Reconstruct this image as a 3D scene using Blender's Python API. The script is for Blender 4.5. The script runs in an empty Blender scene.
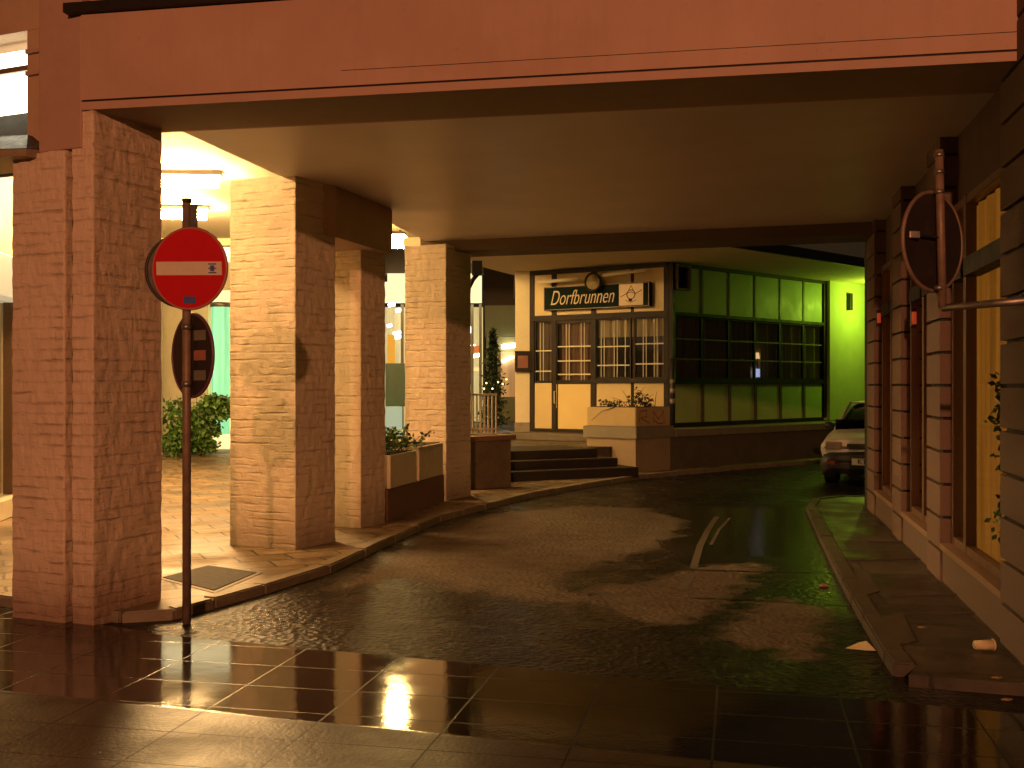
import bpy, bmesh, math, random
from mathutils import Vector, Matrix
random.seed(7)
S = bpy.context.scene
COL = S.collection
R = math.radians
F = 1100.0; HY = 384.0; EYE = 1.6

# ---------------------------------------------------------------- camera
cam_d = bpy.data.cameras.new('camera'); cam = bpy.data.objects.new('camera', cam_d); COL.objects.link(cam)
cam.location = (0, 0, EYE); cam.rotation_euler = (R(90), 0, 0)
cam_d.sensor_width = 36; cam_d.lens = 36*F/1024; cam_d.clip_start = .05; cam_d.clip_end = 500
S.camera = cam
# ---------------------------------------------------------------- night sky, moonless
w = bpy.data.worlds.new('World'); S.world = w; w.use_nodes = True
nt = w.node_tree; nt.nodes.clear()
sky = nt.nodes.new('ShaderNodeTexSky'); sky.sky_type = 'NISHITA'; sky.sun_disc = False
sky.sun_elevation = R(-4); sky.sun_rotation = R(200)
bg = nt.nodes.new('ShaderNodeBackground'); bg.inputs[1].default_value = .04
wo = nt.nodes.new('ShaderNodeOutputWorld')
glow = nt.nodes.new('ShaderNodeBackground'); glow.inputs[0].default_value = (1, .6, .26, 1); glow.inputs[1].default_value = .022
add = nt.nodes.new('ShaderNodeAddShader')
nt.links.new(sky.outputs[0], bg.inputs[0]); nt.links.new(bg.outputs[0], add.inputs[0]); nt.links.new(glow.outputs[0], add.inputs[1])
nt.links.new(add.outputs[0], wo.inputs[0])
S.view_settings.view_transform = 'Standard'; S.view_settings.look = 'None'
S.view_settings.gamma = 1; S.view_settings.exposure = 0
S.render.engine = 'CYCLES'
S.cycles.max_bounces = 8; S.cycles.diffuse_bounces = 5; S.cycles.sample_clamp_indirect = 4

# ---------------------------------------------------------------- materials
def lin(c):
    return tuple(((v/255)/12.92 if v/255 <= .04045 else ((v/255+.055)/1.055)**2.4) for v in c)
class NT:
    def __init__(s, name):
        s.m = bpy.data.materials.new(name); s.m.use_nodes = True; s.t = s.m.node_tree
        s.b = s.t.nodes['Principled BSDF']
    def n(s, typ, **kw):
        x = s.t.nodes.new(typ)
        for k, v in kw.items(): setattr(x, k, v)
        return x
    def l(s, a, b): s.t.links.new(a, b)
    def uv(s): return s.n('ShaderNodeUVMap').outputs[0]
    def obj(s): return s.n('ShaderNodeTexCoord').outputs['Object']
    def noise(s, vec, scale, detail=5, rough=.6, out='Fac', dist=0):
        x = s.n('ShaderNodeTexNoise'); x.inputs['Scale'].default_value = scale
        x.inputs['Detail'].default_value = detail; x.inputs['Roughness'].default_value = rough
        x.inputs['Distortion'].default_value = dist
        s.l(vec, x.inputs['Vector']); return x.outputs[out]
    def ramp(s, fac, pts):
        x = s.n('ShaderNodeValToRGB'); e = x.color_ramp.elements
        while len(e) < len(pts): e.new(.5)
        for i, (p, c) in enumerate(pts):
            e[i].position = p; e[i].color = (c if isinstance(c, tuple) else (c, c, c)) + (1,)
        s.l(fac, x.inputs[0]); return x.outputs[0]
    def mix(s, fac, a, b, typ='MIX'):
        x = s.n('ShaderNodeMix', data_type='RGBA', blend_type=typ)
        for v, i in ((fac, 0), (a, 6), (b, 7)):
            if isinstance(v, (int, float)): x.inputs[i].default_value = v if i == 0 else (v, v, v, 1)
            elif isinstance(v, tuple): x.inputs[i].default_value = v + (1,)
            else: s.l(v, x.inputs[i])
        return x.outputs[2]
    def math(s, op, a, b=0.0, c=None, clamp=False):
        x = s.n('ShaderNodeMath', operation=op, use_clamp=clamp)
        for i, v in enumerate((a, b, c)):
            if v is None: continue
            if isinstance(v, (int, float)): x.inputs[i].default_value = v
            else: s.l(v, x.inputs[i])
        return x.outputs[0]
    def bump(s, h, strength=.5, dist=.01, prev=None):
        x = s.n('ShaderNodeBump'); x.inputs['Strength'].default_value = strength if isinstance(strength, (int, float)) else 1
        if not isinstance(strength, (int, float)): s.l(strength, x.inputs['Strength'])
        x.inputs['Distance'].default_value = dist
        s.l(h, x.inputs['Height'])
        if prev: s.l(prev, x.inputs['Normal'])
        return x.outputs[0]
    def set(s, base=None, rough=None, metal=None, normal=None, spec=None, emis=None, estr=None, alpha=None, trans=None, ior=None):
        for v, k in ((base, 'Base Color'), (rough, 'Roughness'), (metal, 'Metallic'), (normal, 'Normal'), (spec, 'Specular IOR Level'),
                     (emis, 'Emission Color'), (estr, 'Emission Strength'), (alpha, 'Alpha'), (trans, 'Transmission Weight'), (ior, 'IOR')):
            if v is None: continue
            if isinstance(v, tuple): s.b.inputs[k].default_value = v + (1,)
            elif isinstance(v, (int, float)): s.b.inputs[k].default_value = v
            else: s.l(v, s.b.inputs[k])
        return s.m

def plain(name, col, rough=.6, var=.15, nscale=6, bump=.15, metal=0, spec=.5):
    """a worn coat: low and high noise in colour and roughness"""
    k = NT(name); o = k.obj()
    n1 = k.noise(o, nscale); n2 = k.noise(o, nscale*9, 3)
    f = k.math('ADD', k.math('MULTIPLY', n1, .7), k.math('MULTIPLY', n2, .3))
    c = k.ramp(f, [(.25, tuple(max(0, v*(1-var*1.6)) for v in col)), (.75, tuple(min(1, v*(1+var)) for v in col))])
    r = k.ramp(n1, [(.3, max(0.02, rough-.1)), (.7, min(1, rough+.1))])
    return k.set(base=c, rough=r, metal=metal, spec=spec, normal=k.bump(n2, bump, .006))

def emit(name, col, strength):
    k = NT(name); return k.set(base=(.05, .05, .05), emis=col, estr=strength, rough=.4)

def brick_mat(name, col, dark, row=.075, wide=.235, strength=.9, rough=.7, stain=None):
    k = NT(name); uv = k.uv()
    wob = k.noise(uv, 3.0, 2, out='Color')
    uv2 = k.n('ShaderNodeMixRGB'); uv2.inputs[0].default_value = .03; k.l(uv, uv2.inputs[1]); k.l(wob, uv2.inputs[2])
    b = k.n('ShaderNodeTexBrick'); k.l(uv2.outputs[0], b.inputs['Vector'])
    b.inputs['Scale'].default_value = 1; b.inputs['Brick Width'].default_value = wide; b.inputs['Row Height'].default_value = row
    b.inputs['Mortar Size'].default_value = .007; b.inputs['Mortar Smooth'].default_value = .5
    b.inputs['Color1'].default_value = (1, 1, 1, 1); b.inputs['Color2'].default_value = (.86, .86, .86, 1)
    b.inputs['Mortar'].default_value = (.0, .0, .0, 1)
    n = k.noise(uv, 9, 6, .65); big = k.noise(uv, 1.3, 4); fine = k.noise(uv, 60, 3)
    # mortar joints smeared with paint: rows show in streaks, upright joints hardly at all
    su = k.n('ShaderNodeSeparateXYZ'); k.l(uv, su.inputs[0])
    cu_ = k.n('ShaderNodeCombineXYZ'); k.l(k.math('MULTIPLY', su.outputs[0], 5.0), cu_.inputs[0]); k.l(k.math('MULTIPLY', su.outputs[1], 17.0), cu_.inputs[1])
    stk = k.noise(cu_.outputs[0], 1.0, 5, .7); stk2 = k.noise(cu_.outputs[0], .55, 3)
    vv = k.math('ADD', su.outputs[1], k.math('MULTIPLY', k.math('SUBTRACT', stk, .5), .05))
    fr = k.math('ABSOLUTE', k.math('SUBTRACT', k.math('FRACT', k.math('DIVIDE', vv, row)), .5))
    line = k.ramp(fr, [(.03, 1.0), (.2, 0.0)])
    rowm = k.math('MULTIPLY', line, k.ramp(stk2, [(.44, 0.0), (.66, .9)]))
    jv = k.math('MAXIMUM', rowm, k.math('MULTIPLY', k.math('MULTIPLY', b.outputs['Fac'], k.ramp(n, [(.5, 0.0), (.66, 1.0)])), .35))
    base = k.mix(k.ramp(big, [(.35, 0.0), (.7, .45)]), col, tuple(v*.72 for v in col))
    base = k.mix(k.math('MULTIPLY', jv, .6), base, dark)
    base = k.mix(k.ramp(k.noise(uv, 22, 3), [(.62, 0.0), (.72, .35)]), base, dark)
    if stain:
        sx = k.n('ShaderNodeSeparateXYZ'); k.l(k.obj(), sx.inputs[0])
        g = k.math('ADD', sx.outputs[2], k.math('MULTIPLY', big, .6))
        base = k.mix(k.ramp(g, [(.28, .75), (.75, 0.0)]), base, stain)
    h = k.math('SUBTRACT', k.math('ADD', k.math('MULTIPLY', n, .6), k.math('MULTIPLY', stk, .8)), jv)
    nb = k.bump(h, strength, .012); nb = k.bump(fine, .25, .003, nb)
    return k.set(base=base, rough=rough, normal=nb, spec=.35)

M = {}
M['brick'] = brick_mat('painted_brick', (.68, .58, .44), (.3, .21, .14), stain=(.22, .17, .12))
M['brick_a'] = brick_mat('painted_brick_corner', (.74, .57, .44), (.34, .22, .15), stain=(.2, .11, .08))
M['render'] = plain('smooth_render', (.47, .29, .23), .65, .1, 1.5, .25)
def streaky():
    k = NT('stained_render'); o = k.obj()
    mp = k.n('ShaderNodeMapping'); mp.inputs['Scale'].default_value = (5, 5, .5); k.l(o, mp.inputs[0])
    st = k.noise(mp.outputs[0], 1.4, 5, .7); n = k.noise(o, 1.1, 5); f = k.noise(o, 70, 3); b_ = k.noise(o, 14, 4)
    c = k.mix(k.ramp(st, [(.5, 0.0), (.8, .2)]), k.ramp(n, [(.3, (.43, .26, .2)), (.7, (.53, .33, .26))]), (.26, .16, .12))
    c = k.mix(k.ramp(b_, [(.66, 0.0), (.75, .3)]), c, (.2, .12, .09))
    nb = k.bump(b_, .3, .006); nb = k.bump(f, .35, .003, nb)
    return k.set(base=c, rough=.7, normal=nb)
M['fascia'] = streaky()
M['render2'] = plain('soffit_render', (.36, .28, .2), .75, .12, 1.2, .2)
def ceil_mat():
    k = NT('ceiling_paint'); o = k.obj()
    n1 = k.noise(o, .8, 4); n2 = k.noise(o, 30, 3)
    c = k.ramp(n1, [(.3, (.62, .56, .52)), (.7, (.74, .67, .62))])
    return k.set(base=c, rough=.42, spec=.5, normal=k.bump(n2, .08, .004))
M['ceil'] = ceil_mat()
M['arcade'] = plain('arcade_ceiling', (.72, .64, .48), .7, .05, 1, .1)
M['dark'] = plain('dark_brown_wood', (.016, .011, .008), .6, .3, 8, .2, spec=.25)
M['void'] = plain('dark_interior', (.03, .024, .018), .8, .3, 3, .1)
M['cream'] = plain('cream_panel', (.6, .48, .23), .5, .08, 2.5, .12)
M['creamw'] = plain('cream_wall', (.7, .62, .42), .6, .08, 2, .15)
M['greenp'] = plain('pale_panel', (.38, .5, .18), .5, .1, 2.2, .12)
M['steel'] = plain('galvanised_steel', (.32, .29, .27), .42, .2, 14, .2, metal=.8)
M['rust'] = plain('weathered_pole', (.27, .18, .13), .5, .3, 14, .3, metal=.2)
M['signback'] = plain('sign_back', (.05, .038, .033), .5, .25, 9, .2, metal=.4)
M['red'] = plain('red_reflective', (.6, .012, .02), .6, .07, 6, .03, spec=.15)
M['white'] = plain('white_sheet', (.72, .6, .48), .7, .07, 8, .05)
M['rim'] = plain('sign_rim', (.45, .16, .12), .4, .15, 12, .1)
M['blue'] = plain('blue_sticker', (.07, .1, .35), .5, .1, 12, .05)
M['concrete'] = plain('concrete', (.26, .22, .16), .8, .3, 4, .5)
M['kerb'] = plain('kerb_granite', (.24, .19, .13), .6, .3, 9, .6)
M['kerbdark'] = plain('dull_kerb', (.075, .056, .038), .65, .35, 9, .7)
M['deadleaf'] = plain('dead_leaf', (.34, .2, .08), .8, .3, 30, .3)
M['darkwall'] = plain('rough_dark_wall', (.19, .15, .10), .8, .3, 3, .6)
M['plinth'] = plain('plinth_render', (.12, .1, .07), .8, .25, 3, .5)
M['ledge'] = plain('stone_ledge', (.22, .2, .14), .6, .2, 5, .3)
M['planter'] = plain('white_planter', (.66, .58, .44), .6, .12, 5, .3)
M['planterred'] = plain('paint_scrawl', (.28, .02, .02), .5, .2, 5, .1)
M['soil'] = plain('soil', (.03, .02, .013), .9, .3, 30, .6)
M['iron'] = plain('black_iron', (.015, .014, .013), .45, .2, 20, .2)
M['white_metal'] = plain('white_metal', (.6, .56, .42), .45, .1, 12, .1)
M['block'] = plain('sandstone_block', (.17, .105, .08), .7, .18, 5, .6)
M['blocknear'] = plain('sandstone_near', (.15, .1, .075), .75, .2, 5, .7)
M['frame'] = plain('window_frame', (.17, .1, .06), .4, .15, 10, .15)
M['stone_sill'] = plain('stone_sill', (.27, .17, .11), .6, .2, 7, .4)
M['rubber'] = plain('rubber', (.012, .012, .012), .7, .2, 15, .2)
M['plastic'] = plain('black_plastic', (.02, .02, .02), .5, .2, 15, .15)
M['paint'] = plain('silver_paint', (.6, .56, .5), .35, .05, 8, .0, metal=.15)
M['plate'] = plain('number_plate', (.6, .55, .5), .4, .08, 14, .05)
M['paper'] = plain('paper', (.66, .55, .32), .8, .12, 14, .3)
M['signgreen'] = plain('sign_board', (.006, .014, .009), .8, .2, 5, .03); M['signgreen'].node_tree.nodes['Principled BSDF'].inputs['Specular IOR Level'].default_value = .1
M['gold'] = plain('cream_lettering', (.62, .5, .3), .4, .1, 9, .05)
M['bark'] = plain('bark', (.07, .045, .03), .9, .3, 20, .7)
M['curtain'] = None
def leaf(name, c):
    k = NT(name)
    r = k.n('ShaderNodeNewGeometry').outputs['Random Per Island']
    col = k.ramp(r, [(0, tuple(v*.45 for v in c)), (.6, c), (1, tuple(min(1, v*1.8) for v in c))])
    return k.set(base=col, rough=.45, spec=.4)
M['leaf'] = leaf('leaf', (.075, .16, .03))
M['leafdark'] = leaf('dark_leaf', (.015, .03, .012))
M['twig'] = leaf('dry_twig_leaf', (.05, .045, .02))

def glass(name, tint=(.02, .02, .02), rough=.04, alpha=.16):
    k = NT(name)
    return k.set(base=tint, rough=rough, alpha=alpha, spec=.8)
M['glass'] = glass('window_glass')
M['glassdark'] = glass('dark_window_glass', (.01, .01, .008), .05, .3)
M['carglass'] = glass('car_glass', (.01, .012, .01), .03, .95)
def curtain_mat(name, c1, c2, emis=None, estr=0, scale=9):
    k = NT(name); uv = k.uv()
    sx = k.n('ShaderNodeSeparateXYZ'); k.l(uv, sx.inputs[0])
    comb = k.n('ShaderNodeCombineXYZ'); k.l(sx.outputs[0], comb.inputs[0])
    sy = k.math('MULTIPLY', sx.outputs[1], .06); k.l(sy, comb.inputs[1])
    n = k.noise(comb.outputs[0], scale, 5, .7)
    c = k.ramp(n, [(.3, c1), (.7, c2)])
    if emis:
        e = k.mix(k.ramp(n, [(.3, .35), (.7, 1.0)]), (0, 0, 0), emis)
        return k.set(base=c, rough=.9, emis=e, estr=estr, normal=k.bump(n, .8, .03))
    return k.set(base=c, rough=.9, normal=k.bump(n, .8, .03))
M['curtain'] = curtain_mat('net_curtain', (.35, .29, .17), (.75, .62, .38))
M['curtaindark'] = curtain_mat('heavy_curtain', (.06, .04, .03), (.3, .22, .14), scale=14)
M['amber'] = curtain_mat('lit_amber_curtain', (.08, .04, .01), (.16, .08, .02), (1, .34, .03), .3, 3)
M['amberdim'] = curtain_mat('lit_amber_curtain_dim', (.25, .12, .05), (.35, .2, .08), (1, .2, .05), .2, 5)
M['shoplit'] = curtain_mat('lit_shop_interior', (.3, .25, .18), (.6, .5, .3), (1, .75, .35), 2.0, 1.5)
M['cyanlit'] = curtain_mat('lit_cyan_glass', (.1, .3, .25), (.2, .5, .4), (.35, .95, .45), 1.2, 2)

# ---------------------------------------------------------------- mesh tools
def uv_project(bm):
    l = bm.loops.layers.uv.verify()
    for f in bm.faces:
        n = f.normal
        if abs(n.z) > .8:
            for lp in f.loops: lp[l].uv = (lp.vert.co.x, lp.vert.co.y)
        else:
            t = Vector((-n.y, n.x, 0)); t = t.normalized() if t.length > 1e-6 else Vector((1, 0, 0))
            for lp in f.loops: lp[l].uv = (lp.vert.co.dot(t), lp.vert.co.z)
class MB:
    def __init__(s): s.bm = bmesh.new()
    def _hex(s, p, bevel=0):
        vs = [s.bm.verts.new(v) for v in p]
        fs = []
        for idx in ((0, 3, 2, 1), (4, 5, 6, 7), (0, 1, 5, 4), (1, 2, 6, 5), (2, 3, 7, 6), (3, 0, 4, 7)):
            fs.append(s.bm.faces.new([vs[i] for i in idx]))
        if bevel:
            ed = list({e for f in fs for e in f.edges})
            bmesh.ops.bevel(s.bm, geom=ed, offset=bevel, segments=2, affect='EDGES', profile=.6)
        return s
    def box(s, x0, x1, y0, y1, z0, z1, bevel=0, mat=None):
        p = [Vector(v) for v in ((x0, y0, z0), (x1, y0, z0), (x1, y1, z0), (x0, y1, z0), (x0, y0, z1), (x1, y0, z1), (x1, y1, z1), (x0, y1, z1))]
        if mat is not None: p = [mat @ v for v in p]
        return s._hex(p, bevel)
    def prism(s, poly, z0, z1, bevel=0):
        a = sum(poly[i][0]*poly[(i+1) % len(poly)][1]-poly[(i+1) % len(poly)][0]*poly[i][1] for i in range(len(poly)))
        if a < 0: poly = poly[::-1]
        lo = [s.bm.verts.new((x, y, z0)) for x, y in poly]; hi = [s.bm.verts.new((x, y, z1)) for x, y in poly]
        fs = [s.bm.faces.new(lo[::-1]), s.bm.faces.new(hi)]
        n = len(poly)
        for i in range(n): fs.append(s.bm.faces.new((lo[i], lo[(i+1) % n], hi[(i+1) % n], hi[i])))
        if bevel:
            bmesh.ops.bevel(s.bm, geom=list({e for f in fs for e in f.edges}), offset=bevel, segments=2, affect='EDGES')
        return s
    def tube(s, pts, r, seg=12, cap=True):
        pts = [Vector(p) for p in pts]; rings = []
        for i, p in enumerate(pts):
            d = (pts[min(i+1, len(pts)-1)]-pts[max(i-1, 0)]).normalized()
            a = d.cross(Vector((0, 0, 1)) if abs(d.z) < .9 else Vector((1, 0, 0))).normalized(); b = d.cross(a)
            rr = r[i] if isinstance(r, (list, tuple)) else r
            rings.append([s.bm.verts.new(p+(a*math.cos(t)+b*math.sin(t))*rr) for t in [2*math.pi*j/seg for j in range(seg)]])
        for k in range(len(rings)-1):
            for j in range(seg): s.bm.faces.new((rings[k][j], rings[k][(j+1) % seg], rings[k+1][(j+1) % seg], rings[k+1][j]))
        if cap:
            s.bm.faces.new(rings[0][::-1]); s.bm.faces.new(rings[-1])
        return s
    def disc(s, c, nrm, r, th, seg=48, bevel=0):
        c = Vector(c); nrm = Vector(nrm).normalized()
        return s.tube([c-nrm*th/2, c+nrm*th/2], r, seg)
    def ring(s, c, nrm, r, rt, seg=48):
        c = Vector(c); nrm = Vector(nrm).normalized(); a = nrm.orthogonal().normalized(); b = nrm.cross(a); g = []
        for i in range(seg):
            t = 2*math.pi*i/seg; d = a*math.cos(t)+b*math.sin(t)
            g.append([s.bm.verts.new(c+d*(r+rt*math.cos(q))+nrm*rt*math.sin(q)) for q in [2*math.pi*j/8 for j in range(8)]])
        for i in range(seg):
            for j in range(8): s.bm.faces.new((g[i][j], g[i][(j+1) % 8], g[(i+1) % seg][(j+1) % 8], g[(i+1) % seg][j]))
        return s
    def ball(s, c, r, sc=(1, 1, 1), u=16, v=10):
        mt = Matrix.Translation(c) @ Matrix.Diagonal((*[r*q for q in sc], 1))
        bmesh.ops.create_uvsphere(s.bm, u_segments=u, v_segments=v, radius=1, matrix=mt); return s
    def quad(s, a, b, c, d):
        s.bm.faces.new([s.bm.verts.new(v) for v in (a, b, c, d)]); return s
    def leaves(s, c, rad, n, size, thin=.4, shell=.35, up=0):
        c = Vector(c)
        for _ in range(n):
            while True:
                v = Vector((random.uniform(-1, 1), random.uniform(-1, 1), random.uniform(-1, 1)))
                if shell < v.length < 1: break
            v *= random.uniform(.75, 1.1)
            p = c+Vector((v.x*rad[0], v.y*rad[1], v.z*rad[2]))
            d = Vector((random.gauss(0, 1), random.gauss(0, 1), random.gauss(up, .8))).normalized()
            e = d.orthogonal().normalized(); e.rotate(Matrix.Rotation(random.uniform(0, 6.3), 3, d))
            L = size*random.uniform(.6, 1.3); W = L*thin
            s.quad(p, p+d*L*.5+e*W, p+d*L, p+d*L*.5-e*W)
        return s
    def build(s, name, mat, parent=None, smooth=False, bevel=0):
        bmesh.ops.recalc_face_normals(s.bm, faces=s.bm.faces)
        uv_project(s.bm)
        if parent is not None:
            s.bm.transform(WM[parent.name].inverted())
        me = bpy.data.meshes.new(name); s.bm.to_mesh(me); s.bm.free()
        me.materials.append(mat)
        if smooth:
            for p in me.polygons: p.use_smooth = True
        o = bpy.data.objects.new(name, me); COL.objects.link(o)
        if parent is not None:
            o.parent = parent; WM[o.name] = WM[parent.name]
        else: WM[o.name] = Matrix.Identity(4)
        if bevel:
            b = o.modifiers.new('bevel', 'BEVEL'); b.width = bevel; b.segments = 2; b.limit_method = 'ANGLE'
        return o
WM = {}
def thing(name, label, cat, loc=(0, 0, 0), rz=0, group=None):
    o = bpy.data.objects.new(name, None); COL.objects.link(o); o.location = loc; o.rotation_euler = (0, 0, rz)
    o['label'] = label; o['category'] = cat
    if group: o['group'] = group
    WM[o.name] = Matrix.Translation(loc) @ Matrix.Rotation(rz, 4, 'Z')
    o.empty_display_size = .2
    return o
def tag(o, label, cat, group=None):
    o['label'] = label; o['category'] = cat
    if group: o['group'] = group
    return o
def struct(o): o['kind'] = 'structure'; return o
def copy_tree(o, parent=None):
    c = o.copy(); COL.objects.link(c); c.parent = parent
    for ch in list(o.children): copy_tree(ch, c)
    return c
class Fr:
    """a wall frame: s along, o out of the wall, z up"""
    def __init__(s, a, b, out):
        s.a = Vector(a).to_2d() if len(a) > 2 else Vector(a); b = Vector(b); s.L = (b-s.a).length; s.d = (b-s.a)/s.L
        n = Vector((s.d.y, -s.d.x)); s.n = n if n.dot(Vector(out)) > 0 else -n
    def p(s, q, o, z): v = s.a+s.d*q+s.n*o; return Vector((v.x, v.y, z))
    def xy(s, q, o): v = s.a+s.d*q+s.n*o; return (v.x, v.y)
    def px(s, x, o=0):
        k = (x-512)/F; a = s.a+s.n*o
        return (k*a.y-a.x)/(s.d.x-k*s.d.y)
    def mat(s): return Matrix(((s.d.x, s.n.x, 0, s.a.x), (s.d.y, s.n.y, 0, s.a.y), (0, 0, 1, 0), (0, 0, 0, 1)))
    def box(s, mb, q0, q1, o0, o1, z0, z1, bevel=0): return mb.box(q0, q1, o0, o1, z0, z1, bevel, s.mat())
def zat(y, Y): return EYE+(HY-y)*Y/F
def ground(x, y, z=0):
    Y = (EYE-z)*F/(y-HY); return ((x-512)/F*Y, Y)
def text_mesh(body, size, mat4, name, mat, parent, shear=0, extrude=.004, space=1, bold=0):
    cu = bpy.data.curves.new('t', 'FONT'); cu.body = body; cu.size = size; cu.shear = shear; cu.extrude = extrude
    cu.space_character = space; cu.align_x = 'CENTER'; cu.align_y = 'CENTER'; cu.offset = bold
    to = bpy.data.objects.new('t', cu); COL.objects.link(to)
    dg = bpy.context.evaluated_depsgraph_get(); me = bpy.data.meshes.new_from_object(to.evaluated_get(dg))
    bpy.data.objects.remove(to)
    b = MB(); b.bm.from_mesh(me); b.bm.transform(mat4); bpy.data.meshes.remove(me)
    return b.build(name, mat, parent)

# ---------------------------------------------------------------- ground
def inpoly(x, y, P):
    c = False; j = len(P)-1
    for i in range(len(P)):
        if (P[i][1] > y) != (P[j][1] > y) and x < (P[j][0]-P[i][0])*(y-P[i][1])/(P[j][1]-P[i][1])+P[i][0]: c = not c
        j = i
    return c
def sdist(x, y, P):
    best = 1e9
    for i in range(len(P)):
        ax, ay = P[i]; bx, by = P[(i+1) % len(P)]
        dx, dy = bx-ax, by-ay; t = max(0, min(1, ((x-ax)*dx+(y-ay)*dy)/(dx*dx+dy*dy+1e-9)))
        best = min(best, (x-ax-t*dx)**2+(y-ay-t*dy)**2)
    d = math.sqrt(best); return d if inpoly(x, y, P) else -d
ZR = -.08
def G(pts, z=ZR): return [ground(x, y, z) for x, y in pts]
DRY = [G([(338, 588), (385, 562), (427, 534), (490, 514), (580, 506), (640, 508), (684, 520), (676, 536), (640, 552), (600, 566), (560, 574), (565, 588), (571, 606), (481, 595), (400, 579)]),
       G([(575, 600), (600, 586), (650, 580), (700, 566), (762, 564), (765, 572), (757, 580), (728, 600), (690, 622), (652, 626)]),
       G([(780, 596), (812, 608), (824, 625), (816, 640), (822, 658), (804, 660), (714, 638), (735, 612)]),
       G([(450, 566), (520, 564), (520, 580), (440, 575)])]
SMOOTH = G([(690, 505), (800, 505), (832, 555), (856, 606), (838, 612), (800, 604), (775, 585), (762, 562), (690, 560), (670, 540)])
def road():
    bm = bmesh.new(); x0, x1, y0, y1, st = -6.0, 12.0, 4.2, 34.0, .075
    nx = int((x1-x0)/st); ny = int((y1-y0)/st)
    dl = bm.verts.layers.float.new('dry'); sl = bm.verts.layers.float.new('smooth')
    V = []
    for j in range(ny+1):
        row = []
        for i in range(nx+1):
            x, y = x0+i*st, y0+j*st
            v = bm.verts.new((x, y, ZR))
            d = max(sdist(x, y, P) for P in DRY) if 5 < y < 16 and -3.5 < x < 5 else -9
            v[dl] = max(0, min(1, .5+d/1.0)); 
            q = sdist(x, y, SMOOTH) if 5 < y < 18 and 0 < x < 6 else -9
            v[sl] = max(0, min(1, .5+q/.8)); row.append(v)
        V.append(row)
    for j in range(ny):
        for i in range(nx): bm.faces.new((V[j][i], V[j][i+1], V[j+1][i+1], V[j+1][i]))
    me = bpy.data.meshes.new('road'); bm.to_mesh(me); bm.free()
    k = NT('wet_asphalt'); o = k.obj()
    at = k.n('ShaderNodeAttribute'); at.attribute_name = 'dry'; a2 = k.n('ShaderNodeAttribute'); a2.attribute_name = 'smooth'
    n1 = k.noise(o, 1.6, 8, .75, dist=.3); n2 = k.noise(o, 45, 3); n3 = k.noise(o, 5, 5, .6)
    m = k.math('ADD', at.outputs['Fac'], k.math('MULTIPLY', k.math('SUBTRACT', n1, .5), .55))
    m = k.math('ADD', m, k.math('MULTIPLY', k.math('SUBTRACT', n3, .5), .6))
    m = k.math('ADD', m, k.math('MULTIPLY', k.math('SUBTRACT', n2, .5), .35)); m = k.ramp(m, [(.42, 0.0), (.6, 1.0)])
    wet = k.ramp(n3, [(.3, (.008, .007, .006)), (.75, (.03, .025, .018))])
    dry = k.ramp(k.math('ADD', k.math('MULTIPLY', n3, .6), k.math('MULTIPLY', n2, .4)), [(.3, (.075, .058, .042)), (.75, (.17, .132, .095))])
    v = k.n('ShaderNodeTexVoronoi'); v.inputs['Scale'].default_value = 20; k.l(o, v.inputs['Vector'])
    # patched seams across the lane
    base = k.mix(m, wet, dry)
    rough = k.mix(m, k.ramp(n1, [(.4, .2), (.6, .4)]), .8)
    rough = k.mix(a2.outputs['Fac'], rough, k.mix(m, .12, .5))
    bh = k.math('ADD', k.math('MULTIPLY', n2, .5), k.math('MULTIPLY', v.outputs['Distance'], .8))
    st_ = k.math('MULTIPLY', k.math('SUBTRACT', 1.0, k.math('MULTIPLY', a2.outputs['Fac'], .9)), 1.0)
    nb = k.bump(bh, st_, .016); nb = k.bump(n3, .04, .02, nb)
    spc = k.math('ADD', k.math('MULTIPLY', a2.outputs['Fac'], .5), .1)
    k.set(base=base, rough=rough, normal=nb, spec=spc)
    me.materials.append(k.m); ob = bpy.data.objects.new('road', me); COL.objects.link(ob); WM[ob.name] = Matrix.Identity(4)
    return struct(ob)
road()
def seam(name, pts, w_, mat):
    mb = MB(); P = [Vector(ground(x, y, ZR)) for x, y in pts]
    for i in range(len(P)-1):
        d = (P[i+1]-P[i]).normalized(); n = Vector((-d.y, d.x))*w_
        a, b = P[i], P[i+1]; mb.quad((*(a+n), ZR+.004), (*(a-n), ZR+.004), (*(b-n), ZR+.004), (*(b+n), ZR+.004))
    return struct(mb.build(name, mat))
pale = plain('pale_patch_strip', (.1, .078, .052), .7, .45, 14, .8)
seam('road', [(717, 517), (708, 530), (700, 546), (693, 570)], .035, pale)
seam('road', [(730, 518), (719, 530), (711, 545)], .02, pale)
seam('road', [(691, 574), (688, 581), (682, 590)], .04, pale)
tar = plain('tar_seam', (.012, .01, .008), .35, .2, 8, .3)
seam('road', [(560, 572), (660, 569), (760, 572), (868, 573)], .018, tar)
seam('road', [(690, 598), (760, 601), (850, 606)], .012, tar)
struct(MB().box(-80, 80, -40, 120, -.3, ZR-.012).build('ground', plain('far_asphalt', (.03, .025, .02), .35, .3, 2, .5)))

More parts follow.
